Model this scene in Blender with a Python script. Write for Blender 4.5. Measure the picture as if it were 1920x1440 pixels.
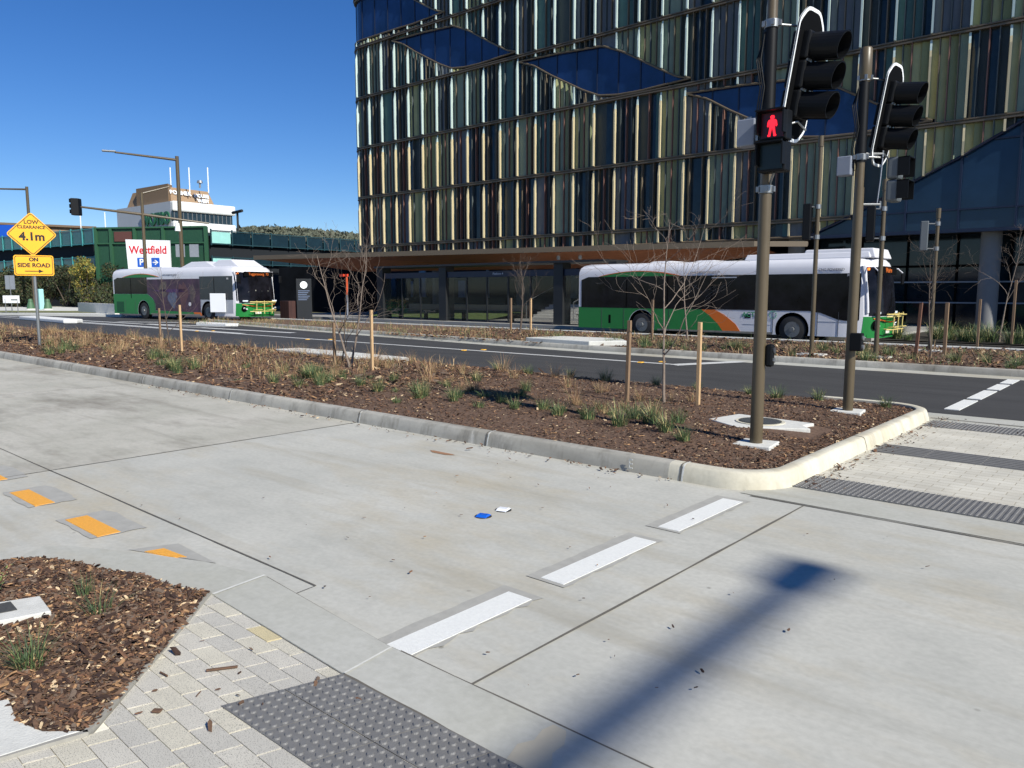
import bpy, bmesh, math, random
import numpy as np
from mathutils import Vector, Matrix
R=math.radians; S=bpy.context.scene; C=S.collection
for o in list(bpy.data.objects): bpy.data.objects.remove(o)
# ---------------------------------------------------------------- camera, sky, sun, exposure
EYE=1.65; FPX=1450.0; PITCH=math.atan(174/FPX); YAW=math.atan(1655/math.hypot(FPX,174))
fh=Vector((-math.cos(YAW),math.sin(YAW),0))
fw=Vector((fh.x*math.cos(PITCH),fh.y*math.cos(PITCH),-math.sin(PITCH))); rt=Vector((fh.y,-fh.x,0)); up=rt.cross(fw)
cd=bpy.data.cameras.new('camera'); cam=bpy.data.objects.new('camera',cd); C.objects.link(cam)
m=Matrix.Identity(4)
for i in range(3): m[i][0]=rt[i]; m[i][1]=up[i]; m[i][2]=-fw[i]
m[2][3]=EYE; cam.matrix_world=m
cd.sensor_width=36; cd.sensor_fit='HORIZONTAL'; cd.lens=36*FPX/1920; cd.clip_start=.05; cd.clip_end=5000
S.camera=cam
S.view_settings.view_transform='Standard'; S.view_settings.look='None'; S.view_settings.exposure=0.29; S.view_settings.gamma=1
SUN_EL=R(37); sdir=Vector((-.9885*math.cos(SUN_EL),.151*math.cos(SUN_EL),-math.sin(SUN_EL)))
w=bpy.data.worlds.new('World'); S.world=w; w.use_nodes=True; nt=w.node_tree
bg=nt.nodes['Background']; sk=nt.nodes.new('ShaderNodeTexSky'); sk.sky_type='NISHITA'; sk.sun_disc=False
sk.sun_elevation=SUN_EL; sk.sun_rotation=R(98.7); sk.altitude=600; sk.air_density=.95; sk.dust_density=.0; sk.ozone_density=5.6
hs=nt.nodes.new('ShaderNodeHueSaturation'); hs.inputs['Saturation'].default_value=1.22; hs.inputs['Hue'].default_value=.510
nt.links.new(sk.outputs[0],hs.inputs['Color']); nt.links.new(hs.outputs[0],bg.inputs[0]); bg.inputs[1].default_value=.088
sl=bpy.data.lights.new('sun','SUN'); sl.energy=5.0; sl.angle=R(.6); sl.color=(1,.965,.88)
so=bpy.data.objects.new('sun',sl); C.objects.link(so); so.rotation_euler=sdir.to_track_quat('-Z','Y').to_euler(); so.location=(30,-10,30)

# ---------------------------------------------------------------- helpers
def sc(r,g,b):
    f=lambda c:(c/255/12.92 if c/255<.04045 else ((c/255+.055)/1.055)**2.4)
    return (f(r),f(g),f(b),1)
MATS={}
def mat(name,col,rough=.6,metal=0,var=0,vs=3.,bump=0,bs=60.,spec=.5,emit=0,alpha=1,coords='Object',stain=None,stretch=None,rvar=0):
    if name in MATS: return MATS[name]
    M=bpy.data.materials.new(name); M.use_nodes=True; t=M.node_tree; p=t.nodes['Principled BSDF']
    p.inputs['Roughness'].default_value=rough; p.inputs['Metallic'].default_value=metal; p.inputs['Specular IOR Level'].default_value=spec
    p.inputs['Base Color'].default_value=col
    tc=t.nodes.new('ShaderNodeTexCoord'); src=tc.outputs[coords]
    if stretch:
        mp=t.nodes.new('ShaderNodeMapping'); mp.inputs['Scale'].default_value=stretch; t.links.new(src,mp.inputs[0]); src=mp.outputs[0]
    if var:
        n=t.nodes.new('ShaderNodeTexNoise'); n.inputs['Scale'].default_value=vs; n.inputs['Detail'].default_value=8; n.inputs['Roughness'].default_value=.65
        t.links.new(src,n.inputs['Vector'])
        mr=t.nodes.new('ShaderNodeMapRange'); mr.inputs[1].default_value=.25; mr.inputs[2].default_value=.75; mr.inputs[3].default_value=1-var; mr.inputs[4].default_value=1+var
        t.links.new(n.outputs[0],mr.inputs[0])
        mx=t.nodes.new('ShaderNodeVectorMath'); mx.operation='SCALE'; mx.inputs[0].default_value=col[:3]; t.links.new(mr.outputs[0],mx.inputs['Scale'])
        t.links.new(mx.outputs[0],p.inputs['Base Color'])
        if rvar:
            m3=t.nodes.new('ShaderNodeMapRange'); m3.inputs[1].default_value=.3; m3.inputs[2].default_value=.7; m3.inputs[3].default_value=rough-rvar; m3.inputs[4].default_value=rough+rvar
            t.links.new(n.outputs[0],m3.inputs[0]); t.links.new(m3.outputs[0],p.inputs['Roughness'])
    if bump:
        n=t.nodes.new('ShaderNodeTexNoise'); n.inputs['Scale'].default_value=bs; n.inputs['Detail'].default_value=4; t.links.new(src,n.inputs['Vector'])
        b=t.nodes.new('ShaderNodeBump'); b.inputs['Strength'].default_value=bump; b.inputs['Distance'].default_value=.01; t.links.new(n.outputs[0],b.inputs['Height']); t.links.new(b.outputs[0],p.inputs['Normal'])
    if emit:
        p.inputs['Emission Color'].default_value=col; p.inputs['Emission Strength'].default_value=emit
    if alpha<1:
        p.inputs['Transmission Weight'].default_value=0; p.inputs['Alpha'].default_value=alpha
    MATS[name]=M; return M
def slab_mat(name,c1,c2,c3,specks=True,streak=0,cloud=.30):
    """cast concrete: cloudy tone, broom lines, small dark spots, brown wash marks"""
    M=bpy.data.materials.new(name); M.use_nodes=True; t=M.node_tree; p=t.nodes['Principled BSDF']; N=t.nodes.new; L=t.links.new
    tc=N('ShaderNodeTexCoord'); g=tc.outputs['Object']
    def noise(s,det=6,r=.6,vec=g,stretch=None):
        if stretch:
            mp=N('ShaderNodeMapping'); mp.inputs['Scale'].default_value=stretch; L(vec,mp.inputs[0]); vec=mp.outputs[0]
        n=N('ShaderNodeTexNoise'); n.inputs['Scale'].default_value=s; n.inputs['Detail'].default_value=det; n.inputs['Roughness'].default_value=r; L(vec,n.inputs['Vector']); return n.outputs[0]
    def ramp(f,a,b,lo=0,hi=1):
        m=N('ShaderNodeMapRange'); m.inputs[1].default_value=a; m.inputs[2].default_value=b; m.inputs[3].default_value=lo; m.inputs[4].default_value=hi; L(f,m.inputs[0]); return m.outputs[0]
    def mix(f,a,b,bt='MIX'):
        m=N('ShaderNodeMix'); m.data_type='RGBA'; m.blend_type=bt
        if isinstance(f,float): m.inputs[0].default_value=f
        else: L(f,m.inputs[0])
        for i,v in ((6,a),(7,b)):
            if isinstance(v,tuple): m.inputs[i].default_value=v
            else: L(v,m.inputs[i])
        return m.outputs[2]
    col=mix(ramp(noise(.9,7),.38,.62),c1,c2)
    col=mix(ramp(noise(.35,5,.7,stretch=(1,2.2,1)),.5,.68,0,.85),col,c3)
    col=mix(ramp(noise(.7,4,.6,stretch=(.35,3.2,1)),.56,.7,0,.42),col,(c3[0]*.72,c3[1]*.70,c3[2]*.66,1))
    col=mix(ramp(noise(28,3,.5),.35,.7,0,.22),col,(c1[0]*.6,c1[1]*.6,c1[2]*.58,1))
    col=mix(ramp(noise(3.2 if not streak else 1.6,8,.75,stretch=(1,2.5,1)),.5,.72,0,cloud),col,(c1[0]*.66,c1[1]*.66,c1[2]*.66,1))
    if specks:
        v=N('ShaderNodeTexVoronoi'); v.inputs['Scale'].default_value=1.15; L(g,v.inputs['Vector'])
        sp=ramp(v.outputs['Distance'],.028,.040,.85,0); 
        col=mix(sp,col,(c1[0]*.45,c1[1]*.45,c1[2]*.44,1))
        v2=N('ShaderNodeTexVoronoi'); v2.inputs['Scale'].default_value=3.7; L(g,v2.inputs['Vector'])
        gate=ramp(noise(.8,2),.48,.52,0,1); sp2=ramp(v2.outputs['Distance'],.03,.06,.8,0); mm=N('ShaderNodeMath'); mm.operation='MULTIPLY'; L(gate,mm.inputs[0]); L(sp2,mm.inputs[1])
        col=mix(mm.outputs[0],col,(c1[0]*.5,c1[1]*.49,c1[2]*.47,1))
    if specks:
        sp_=N('ShaderNodeSeparateXYZ'); L(g,sp_.inputs[0])
        for yc in (3.05,4.75):
            a=N('ShaderNodeMath'); a.operation='SUBTRACT'; L(sp_.outputs[1],a.inputs[0]); a.inputs[1].default_value=yc
            wv=N('ShaderNodeMath'); wv.operation='MULTIPLY_ADD'; L(noise(.35,2,stretch=(1,.05,1)),wv.inputs[0]); wv.inputs[1].default_value=.5; L(a.outputs[0],wv.inputs[2])
            sb=N('ShaderNodeMath'); sb.operation='SUBTRACT'; L(wv.outputs[0],sb.inputs[0]); sb.inputs[1].default_value=.25; ab=N('ShaderNodeMath'); ab.operation='ABSOLUTE'; L(sb.outputs[0],ab.inputs[0])
            mk=ramp(ab.outputs[0],.06,.22,1,0); mm2=N('ShaderNodeMath'); mm2.operation='MULTIPLY'; L(mk,mm2.inputs[0]); L(ramp(noise(3,6,.75,stretch=(.4,2,1)),.42,.68,0,.32),mm2.inputs[1])
            col=mix(mm2.outputs[0],col,(c1[0]*.62,c1[1]*.61,c1[2]*.58,1))
    if streak:
        col=mix(ramp(noise(5,5,.65,stretch=(1,1,.08)),.5,.68,0,streak),col,(c3[0]*.5,c3[1]*.5,c3[2]*.5,1))
        col=mix(ramp(noise(2.3,6,.8,stretch=(1,1,.1)),.62,.7,0,.55),col,(.62,.60,.54,1))
    L(col,p.inputs['Base Color']); p.inputs['Roughness'].default_value=.8; p.inputs['Specular IOR Level'].default_value=.3
    b=N('ShaderNodeBump'); b.inputs['Strength'].default_value=.25; b.inputs['Distance'].default_value=.004
    a=N('ShaderNodeMath'); a.operation='ADD'; L(noise(260,2),a.inputs[0]); L(noise(90,2,.5,stretch=(.05,1,1)),a.inputs[1]); L(a.outputs[0],b.inputs['Height']); L(b.outputs[0],p.inputs['Normal'])
    MATS[name]=M; return M
def brick_mat(name,ca,cb,cm,bw,rh,rot=0,speck=.5,off=.5,mort=.006):
    M=bpy.data.materials.new(name); M.use_nodes=True; t=M.node_tree; p=t.nodes['Principled BSDF']; N=t.nodes.new; L=t.links.new
    tc=N('ShaderNodeTexCoord'); mp=N('ShaderNodeMapping'); mp.inputs['Rotation'].default_value=(0,0,rot); L(tc.outputs['Object'],mp.inputs[0])
    b=N('ShaderNodeTexBrick'); b.inputs['Scale'].default_value=1; b.inputs['Brick Width'].default_value=bw; b.inputs['Row Height'].default_value=rh; b.inputs['Mortar Size'].default_value=mort; b.inputs['Mortar Smooth'].default_value=.3; b.offset=off
    b.inputs['Color1'].default_value=ca; b.inputs['Color2'].default_value=cb; b.inputs['Mortar'].default_value=cm; L(mp.outputs[0],b.inputs[0])
    n=N('ShaderNodeTexNoise'); n.inputs['Scale'].default_value=330; n.inputs['Detail'].default_value=2; L(tc.outputs['Object'],n.inputs['Vector'])
    r=N('ShaderNodeMapRange'); r.inputs[1].default_value=.56; r.inputs[2].default_value=.63; r.inputs[3].default_value=0; r.inputs[4].default_value=speck; L(n.outputs[0],r.inputs[0])
    mx=N('ShaderNodeMix'); mx.data_type='RGBA'; L(r.outputs[0],mx.inputs[0]); L(b.outputs[0],mx.inputs[6]); mx.inputs[7].default_value=(.13,.12,.11,1)
    n2=N('ShaderNodeTexNoise'); n2.inputs['Scale'].default_value=2.3; n2.inputs['Detail'].default_value=6; L(tc.outputs['Object'],n2.inputs['Vector'])
    r2=N('ShaderNodeMapRange'); r2.inputs[1].default_value=.3; r2.inputs[2].default_value=.7; r2.inputs[3].default_value=.86; r2.inputs[4].default_value=1.1; L(n2.outputs[0],r2.inputs[0])
    vm=N('ShaderNodeVectorMath'); vm.operation='SCALE'; L(mx.outputs[2],vm.inputs[0]); L(r2.outputs[0],vm.inputs['Scale']); L(vm.outputs[0],p.inputs['Base Color'])
    p.inputs['Roughness'].default_value=.85
    bp=N('ShaderNodeBump'); bp.inputs['Strength'].default_value=.6; bp.inputs['Distance'].default_value=.006; bp.invert=True; L(b.outputs['Fac'],bp.inputs['Height']); L(bp.outputs[0],p.inputs['Normal'])
    MATS[name]=M; return M

class MB:
    def __init__(s): s.v=[]; s.f=[]; s.m=[]
    def face(s,pts,mi=0):
        i=len(s.v); s.v+= [tuple(p) for p in pts]; s.f.append(tuple(range(i,i+len(pts)))); s.m.append(mi)
    def box(s,lo,hi,mi=0):
        x0,y0,z0=lo; x1,y1,z1=hi; i=len(s.v)
        s.v+=[(x0,y0,z0),(x1,y0,z0),(x1,y1,z0),(x0,y1,z0),(x0,y0,z1),(x1,y0,z1),(x1,y1,z1),(x0,y1,z1)]
        for f in ((0,3,2,1),(4,5,6,7),(0,1,5,4),(1,2,6,5),(2,3,7,6),(3,0,4,7)): s.f.append(tuple(i+k for k in f)); s.m.append(mi)
    def cbox(s,c,d,mi=0): s.box([c[k]-d[k]/2 for k in range(3)],[c[k]+d[k]/2 for k in range(3)],mi)
    def obox(s,c,ax,ay,az,mi=0):
        """box from centre and three half-axis vectors"""
        c=Vector(c); ax=Vector(ax); ay=Vector(ay); az=Vector(az); i=len(s.v)
        for a,b,d in ((-1,-1,-1),(1,-1,-1),(1,1,-1),(-1,1,-1),(-1,-1,1),(1,-1,1),(1,1,1),(-1,1,1)): s.v.append(tuple(c+ax*a+ay*b+az*d))
        for f in ((0,3,2,1),(4,5,6,7),(0,1,5,4),(1,2,6,5),(2,3,7,6),(3,0,4,7)): s.f.append(tuple(i+k for k in f)); s.m.append(mi)
    def tube(s,pts,rad,n=8,mi=0,cap=True):
        pts=[Vector(p) for p in pts]; rad=rad if isinstance(rad,(list,tuple)) else [rad]*len(pts)
        i0=len(s.v); pr=None
        for k,p in enumerate(pts):
            d=(pts[min(k+1,len(pts)-1)]-pts[max(k-1,0)]).normalized()
            if pr is None: a=d.orthogonal().normalized()
            else:
                a=pr-d*pr.dot(d); a=a.normalized() if a.length>1e-6 else d.orthogonal().normalized()
            pr=a; b=d.cross(a)
            for j in range(n):
                t=2*math.pi*j/n; s.v.append(tuple(p+(a*math.cos(t)+b*math.sin(t))*rad[k]))
        for k in range(len(pts)-1):
            for j in range(n):
                a=i0+k*n+j; b=i0+k*n+(j+1)%n; s.f.append((a,b,b+n,a+n)); s.m.append(mi)
        if cap:
            s.f.append(tuple(i0+j for j in reversed(range(n)))); s.m.append(mi)
            e=i0+(len(pts)-1)*n; s.f.append(tuple(e+j for j in range(n))); s.m.append(mi)
    def prism(s,poly,z0,z1,mi=0):
        """vertical extrusion of a plan polygon (counter-clockwise)"""
        n=len(poly); i=len(s.v); s.v+=[(p[0],p[1],z0) for p in poly]+[(p[0],p[1],z1) for p in poly]
        s.f.append(tuple(i+k for k in reversed(range(n)))); s.m.append(mi); s.f.append(tuple(i+n+k for k in range(n))); s.m.append(mi)
        for k in range(n): s.f.append((i+k,i+(k+1)%n,i+n+(k+1)%n,i+n+k)); s.m.append(mi)
    def xprism(s,poly,y0,y1,mi=0):
        """extrusion of an XZ polygon along Y"""
        n=len(poly); i=len(s.v); s.v+=[(p[0],y0,p[1]) for p in poly]+[(p[0],y1,p[1]) for p in poly]
        s.f.append(tuple(i+k for k in range(n))); s.m.append(mi); s.f.append(tuple(i+n+k for k in reversed(range(n)))); s.m.append(mi)
        for k in range(n): s.f.append((i+(k+1)%n,i+k,i+n+k,i+n+(k+1)%n)); s.m.append(mi)
    def build(s,name,mats,parent=None,smooth=False,bevel=0,loc=None):
        me=bpy.data.meshes.new(name); me.from_pydata(s.v,[],s.f); 
        if not isinstance(mats,(list,tuple)): mats=[mats]
        for q in mats: me.materials.append(q)
        if len(mats)>1: me.polygons.foreach_set('material_index',s.m)
        bm=bmesh.new(); bm.from_mesh(me); bmesh.ops.recalc_face_normals(bm,faces=bm.faces); bm.to_mesh(me); bm.free()
        me.update(); o=bpy.data.objects.new(name,me); C.objects.link(o)
        if smooth:
            me.polygons.foreach_set('use_smooth',[True]*len(me.polygons)); me.set_sharp_from_angle(angle=R(38))
        if bevel:
            b=o.modifiers.new('bevel','BEVEL'); b.width=bevel; b.segments=2; b.limit_method='ANGLE'; b.angle_limit=R(40)
        if parent: o.parent=parent
        if loc: o.location=loc
        return o
def tag(o,label=None,cat=None,group=None,kind=None):
    if label: o['label']=label
    if cat: o['category']=cat
    if group: o['group']=group
    if kind: o['kind']=kind
    return o
def struct(o): o['kind']='structure'; return o
def empty(name,loc=(0,0,0),rz=0,label=None,cat=None,group=None):
    o=bpy.data.objects.new(name,None); C.objects.link(o); o.location=loc; o.rotation_euler=(0,0,rz); o.empty_display_size=.2
    return tag(o,label,cat,group)
def copy_tree(o,parent=None):
    c=o.copy(); C.objects.link(c); c.parent=parent
    for ch in o.children: copy_tree(ch,c)
    return c
def text(name,body,size,material,loc,rot,parent=None,align='CENTER',extrude=.002,sx=1,bold=0):
    cu=bpy.data.curves.new(name,'FONT'); cu.body=body; cu.size=size; cu.align_x=align; cu.align_y='CENTER'; cu.extrude=extrude; cu.offset=bold; cu.space_line=.85
    t=bpy.data.objects.new(name,cu); C.objects.link(t); bpy.context.view_layer.update()
    me=bpy.data.meshes.new_from_object(t.evaluated_get(bpy.context.evaluated_depsgraph_get())); bpy.data.objects.remove(t)
    me.materials.clear(); me.materials.append(material)
    o=bpy.data.objects.new(name,me); C.objects.link(o); o.location=loc; o.rotation_euler=rot; o.scale=(sx,1,1)
    if parent: o.parent=parent
    return o
rnd=random.Random(7)
# ---------------------------------------------------------------- materials
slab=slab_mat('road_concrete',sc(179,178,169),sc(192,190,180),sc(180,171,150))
slab2=slab_mat('far_concrete',sc(176,173,160),sc(190,186,174),sc(128,122,110),False,0,.5)
apronm=slab_mat('apron_concrete',sc(176,175,164),sc(184,183,174),sc(172,164,144),False)
kerbg=slab_mat('kerb_concrete',sc(168,165,156),sc(184,180,168),sc(122,116,104),False,.5)
kerbc=slab_mat('cream_kerb_concrete',sc(204,198,178),sc(210,205,188),sc(184,172,144),False,.28)
padm=mat('pad_concrete',sc(205,204,196),.85,var=.12,vs=14,bump=.3,bs=120)
joint=mat('joint_sealant',sc(98,94,86),.9,var=.2,vs=40)
patchm=mat('ground_patch',sc(163,161,153),.8,var=.14,vs=9,bump=.2)
white=mat('road_paint_white',sc(226,226,220),.6,var=.08,vs=60,bump=.4,bs=250)
wline=mat('road_line_white',sc(200,200,196),.6,var=.12,vs=12)
orange=mat('road_paint_orange',sc(236,168,62),.6,var=.12,vs=80,bump=.5,bs=250)
asph=mat('asphalt',(.046,.045,.044,1),.82,var=.3,vs=2.2,bump=.7,bs=180,stretch=(.12,1,1))
asph2=mat('bus_lane_asphalt',(.05,.05,.052,1),.85,var=.15,vs=3,bump=.4,bs=150)
mulchm=mat('mulch_soil',sc(98,76,60),.95,var=.6,vs=26,bump=1,bs=45)
chipm=[mat('bark_'+n,c,.85,var=.35,vs=30,bump=.4,bs=90) for n,c in (('dark',sc(60,42,32)),('brown',sc(100,76,58)),('red',sc(114,82,60)),('grey',sc(108,92,78)),('tan',sc(160,124,88)),('pale',sc(210,184,146)))]
paver=brick_mat('crossing_paver',sc(206,202,188),sc(196,190,172),sc(214,208,190),.205,.1,R(-4),.75,.5,.005)
paver2=brick_mat('crossing_paver_far',sc(204,200,186),sc(196,191,176),sc(170,162,142),.21,.105,0,.35,.5,.004)
tact=mat('tactile_grey',sc(114,113,111),.6,var=.12,vs=12,bump=.25,bs=150)
timber=mat('stake_timber',sc(190,158,118),.8,var=.25,vs=10,bump=.3,bs=40,stretch=(8,8,.7))
timber2=mat('stake_timber_grey',sc(132,108,84),.85,var=.25,vs=10,bump=.3,bs=40,stretch=(8,8,.7))
barkt=mat('young_tree_bark',sc(128,114,102),.85,var=.25,vs=25)
barkd=mat('young_tree_dark_bark',sc(92,80,70),.85,var=.25,vs=25)
bronze=mat('bronze_pole_paint',sc(88,77,58),.38,var=.06,vs=6,rvar=.05)
galv=mat('galvanised_steel',sc(150,152,152),.4,.7,var=.12,vs=25)
blk=mat('black_plastic',(.0045,.005,.006,1),.5,var=.1,vs=12,spec=.22)
blkm=mat('black_matt',(.003,.0033,.0038,1),.85,spec=.08)
whiteb=mat('white_border_paint',sc(235,238,238),.5)
redl=mat('red_lamp',(1,.015,.03,1),.4,emit=1.5)
greyb=mat('grey_box_paint',sc(128,134,146),.5,var=.05)
yellow=mat('sign_yellow',sc(246,176,28),.55,var=.04,vs=5)
blackink=mat('black_ink',sc(20,18,16),.6)
# ---------------------------------------------------------------- ground sheets
def sheet(name,poly,z,m,kind='structure'):
    b=MB(); b.face([(p[0],p[1],z) for p in poly]); o=b.build(name,m)
    if o.data.polygons[0].normal.z<0: o.data.flip_normals()
    if kind: o['kind']=kind
    return o
sheet('ground',[(-3000,-1500),(1500,-1500),(1500,3000),(-3000,3000)],-.06,mat('dry_grass_ground',sc(96,92,66),.95,var=.4,vs=.3,bump=.5,bs=5))
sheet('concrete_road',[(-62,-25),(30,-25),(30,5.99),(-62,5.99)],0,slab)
sheet('concrete_road_far_slab',[(-62,-25),(-7.82,-25),(-7.86,5.93),(-62,5.93)],.002,slab2)
sheet('asphalt_road',[(-130,11.3),(30,11.3),(30,18.2),(-14,18.2),(-42,21.5),(-130,24)],-.004,asph)
# joints
jb=MB()
def strip(b,p,q,w,z,mi=0):
    d=Vector((q[0]-p[0],q[1]-p[1])); n=Vector((-d.y,d.x)).normalized()*w/2
    b.face([(p[0]+n.x,p[1]+n.y,z),(p[0]-n.x,p[1]-n.y,z),(q[0]-n.x,q[1]-n.y,z),(q[0]+n.x,q[1]+n.y,z)],mi)
def wob(b,p,q,w,z,seg=.35):
    d=Vector((q[0]-p[0],q[1]-p[1])); L=d.length; k=max(1,int(L/seg)); u=d/L; n=Vector((-u.y,u.x)); pr=None
    for i in range(k+1):
        t=i/k; c=Vector(p[:2])+d*t+n*rnd.uniform(-.002,.002); ww=w*rnd.uniform(.6,1.25)/2
        cur=(c+n*ww,c-n*ww)
        if pr: b.face([(pr[0].x,pr[0].y,z),(pr[1].x,pr[1].y,z),(cur[1].x,cur[1].y,z),(cur[0].x,cur[0].y,z)])
        pr=cur
wob(jb,(-2.17,2.2),(-2.16,5.86),.02,.005)
wob(jb,(-2.62,2.19),(20,2.19),.022,.012); wob(jb,(-3.93,2.3),(-2.62,2.19),.009,.005)
wob(jb,(-3.6,2.41),(-26,2.52),.012,.005); wob(jb,(-3.6,2.41),(-3.58,2.25),.008,.005)
wob(jb,(-7.82,-4),(-7.86,5.93),.012,.005)
wob(jb,(-14.2,2.5),(-14.2,5.93),.012,.005); wob(jb,(-20.5,2.5),(-20.5,5.93),.012,.005)
wob(jb,(-2.6,5.87),(20,5.87),.018,.005)
wob(jb,(-2.63,1.885),(20,1.885),.02,.016,.08)
struct(jb.build('road_joint',joint))
# dashes and their ground patches
pb=MB(); db=MB()
def rag(b,p,q,w0,w1,z,off=0):
    """ragged patch along Y between p and q"""
    k=14; pts=[]; 
    for i in range(k+1):
        t=i/k; pts.append((p[0]-w0*rnd.uniform(.96,1.03),p[1]+(q[1]-p[1])*t))
    for i in range(k+1):
        t=1-i/k; pts.append((p[0]+w1*rnd.uniform(.8,1.2),p[1]+(q[1]-p[1])*t))
    b.face([(a,c,z) for a,c in pts])
for i,(y0,y1) in enumerate(((2.2,3.06),(3.34,4.34),(4.64,5.64))):
    rag(pb,(-2.64,y0-.03),(-2.64,y1+.06),.17,.105,.0045)
    db.box((-2.725,y0,.0),(-2.56,y1,.0075))
struct(db.build('crossing_line',white,))
for (x0,x1,y0,y1) in ((-7.2,-6.6,1.92,2.06),(-6.03,-5.44,1.94,2.09),(-8.35,-7.75,1.92,2.06)):
    b=[(x0-.06,y0-.04),(x1+.01,y0-.05),(x1+.03,y1+.16),(x0+.1,y1+.18),(x0-.06,y1+.14)]
    o_=[]
    for i in range(5):
        p_,q_=b[i],b[(i+1)%5]
        for k in range(6): t=k/6; o_.append((p_[0]+(q_[0]-p_[0])*t+rnd.uniform(-.012,.012),p_[1]+(q_[1]-p_[1])*t+rnd.uniform(-.01,.01),.0045))
    pb.face(o_)
ob=MB()
for (x0,x1,y0,y1) in ((-7.2,-6.6,1.92,2.06),(-6.03,-5.44,1.94,2.09),(-8.35,-7.75,1.92,2.06)): ob.box((x0,y0,0),(x1,y1,.0075))
ob.prism([(-4.90,2.02),(-4.66,2.10),(-4.60,2.15),(-4.87,2.13)],0,.0075)
pb.face([(-5.02,1.97,.0045),(-4.36,2.22,.0045),(-4.9,2.24,.0045)])
struct(ob.build('orange_marking',orange)); struct(pb.build('road_patch',patchm))
# rust stain
stn=mat('rust_stain',sc(150,112,82),.9,var=.3,vs=6)
b=MB(); b.face([(-5.7+.16*math.cos(t)*(1+.25*math.sin(3*t)),5.36+.05*math.sin(t)*(1+.3*math.cos(2*t)),.004) for t in [k*.4 for k in range(16)]]); struct(b.build('rust_stain',stn))
stn2=mat('clay_stain',sc(184,175,154),.9,var=.12,vs=5)
b=MB(); b.face([(x,y,.0155) for x,y in ((-1.70,1.9),(-1.62,1.9),(-1.55,1.93),(-1.56,1.98),(-1.6,2.03),(-1.6,2.1),(-1.63,2.15),(-1.65,2.175),(-1.71,2.175),(-1.72,2.12),(-1.70,2.05),(-1.73,1.99))]); struct(b.build('clay_stain',stn2))
# ---------------------------------------------------------------- kerbs
def sweep(path,prof,mi=0,b=None,closed=False):
    """path: plan points; prof: (inward offset, z). inward = left of travel"""
    b=b or MB(); n=len(path); i0=len(b.v); k=len(prof)
    for i,p in enumerate(path):
        a=Vector(path[max(i-1,0)]); c=Vector(path[min(i+1,n-1)]); d=(c-a).normalized(); nn=Vector((-d.y,d.x))
        for off,z in prof: b.v.append((p[0]+nn.x*off,p[1]+nn.y*off,z))
    for i in range(n-1):
        for j in range(k-1):
            a=i0+i*k+j; b.f.append((a,a+k,a+k+1,a+1)); b.m.append(mi)
    return b
def arc(cx,cy,r,a0,a1,n=10): return [(cx+r*math.cos(R(a0+(a1-a0)*i/n)),cy+r*math.sin(R(a0+(a1-a0)*i/n))) for i in range(n+1)]
KP=[(0,-.02),(.012,.05),(.035,.125),(.05,.14),(.07,.146),(.145,.148),(.16,.14),(.165,.02)]
# big island: travel so that inside is on the left: near edge goes +X, round nose, far edge goes -X
near=[(x,5.93) for x in (-62,-40,-25,-15,-10,-7,-5,-4,-3.4)]
nose=arc(-2.98,6.47,.54,-90,-5,9)+[(-2.45,7.5),(-2.45,8.6),(-2.45,9.8),(-2.45,10.7)]+arc(-3.1,10.75,.65,5,90,9)
far=[(x,11.4) for x in (-4,-8,-15,-25,-40,-62)]
isl=empty('kerb',(0,0,0),0,'concrete kerb round the mulched island carrying the two large traffic signals','kerb')
sweep(near,KP).build('grey_kerb_run',kerbg,isl,smooth=True)
sweep([(-3.4,5.93)]+nose+[(-4,11.4)],KP).build('cream_kerb_nose',kerbc,isl,smooth=True)
KP2=[(0,-.01),(.01,.05),(.03,.07),(.15,.075),(.155,.0)]
sweep([(-4,11.4)]+far,KP2).build('low_kerb_run',kerbg,isl,smooth=True)
gv=MB()
KJ=[(-.004,-.02),(.009,.052),(.032,.129),(.048,.1445),(.07,.1505),(.147,.1525)]
for x in (-21.29,-17.56,-14.09,-11.02,-7.83,-5.62,-3.28): sweep([(x-.006,5.929),(x+.006,5.929)],KJ,b=gv)
gv.build('kerb_joint',joint,isl)
lt=MB()
for x in (-21.27,-17.54,-14.07,-11.0,-7.81,-5.6,-3.265): sweep([(x,5.929),(x+.018,5.929)],KJ,b=lt)
lt.build('kerb_joint_lip',padm,isl)
text('letter_mark','E',.13,mat('kerb_mark',sc(186,186,180),.8),(-3.78,5.925,.075),(R(88),0,0),isl,sx=.8,extrude=.003)
gj=MB()
for (x,y) in ((-2.452,8.35),): sweep([(x,y-.006),(x,y+.006)],[(a-.003,z+.003) for a,z in KP[:-1]],b=gj)
gj.build('kerb_joint',joint,isl)
# ---------------------------------------------------------------- mulch beds
from mathutils import noise as mn
def hnoise(x,y,s): return mn.noise(Vector((x*s,y*s,0)))
def bedz(x,y):
    t=min(1,max(0,(y-6.0)/1.0))*min(1,max(0,(11.3-y)/1.0))*min(1,max(0,(-2.6-x)/.8))
    return .10+.06*t+.025*hnoise(x,y,.9)*t+.012*hnoise(x,y,6)
def ylims(x):
    lo,hi=6.07,11.26
    if x>-3.0: lo=6.47-math.sqrt(max(0,.39**2-(x+2.98)**2)) if x<-2.6 else 6.5
    if x>-3.1: hi=10.75+math.sqrt(max(0,.5**2-(x+3.1)**2))
    return lo,hi
b=MB(); xs=[-62+i*.6 for i in range(70)]+[-20+i*.2 for i in range(86)]+[-2.85,-2.75,-2.68,-2.62,-2.6]
ny=27; 
for x in xs:
    lo,hi=ylims(x)
    for j in range(ny+1):
        y=lo+(hi-lo)*j/ny; b.v.append((x,y,bedz(x,y)))
for i in range(len(xs)-1):
    for j in range(ny): a=i*(ny+1)+j; b.f.append((a,a+ny+1,a+ny+2,a+1)); b.m.append(0)
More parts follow.
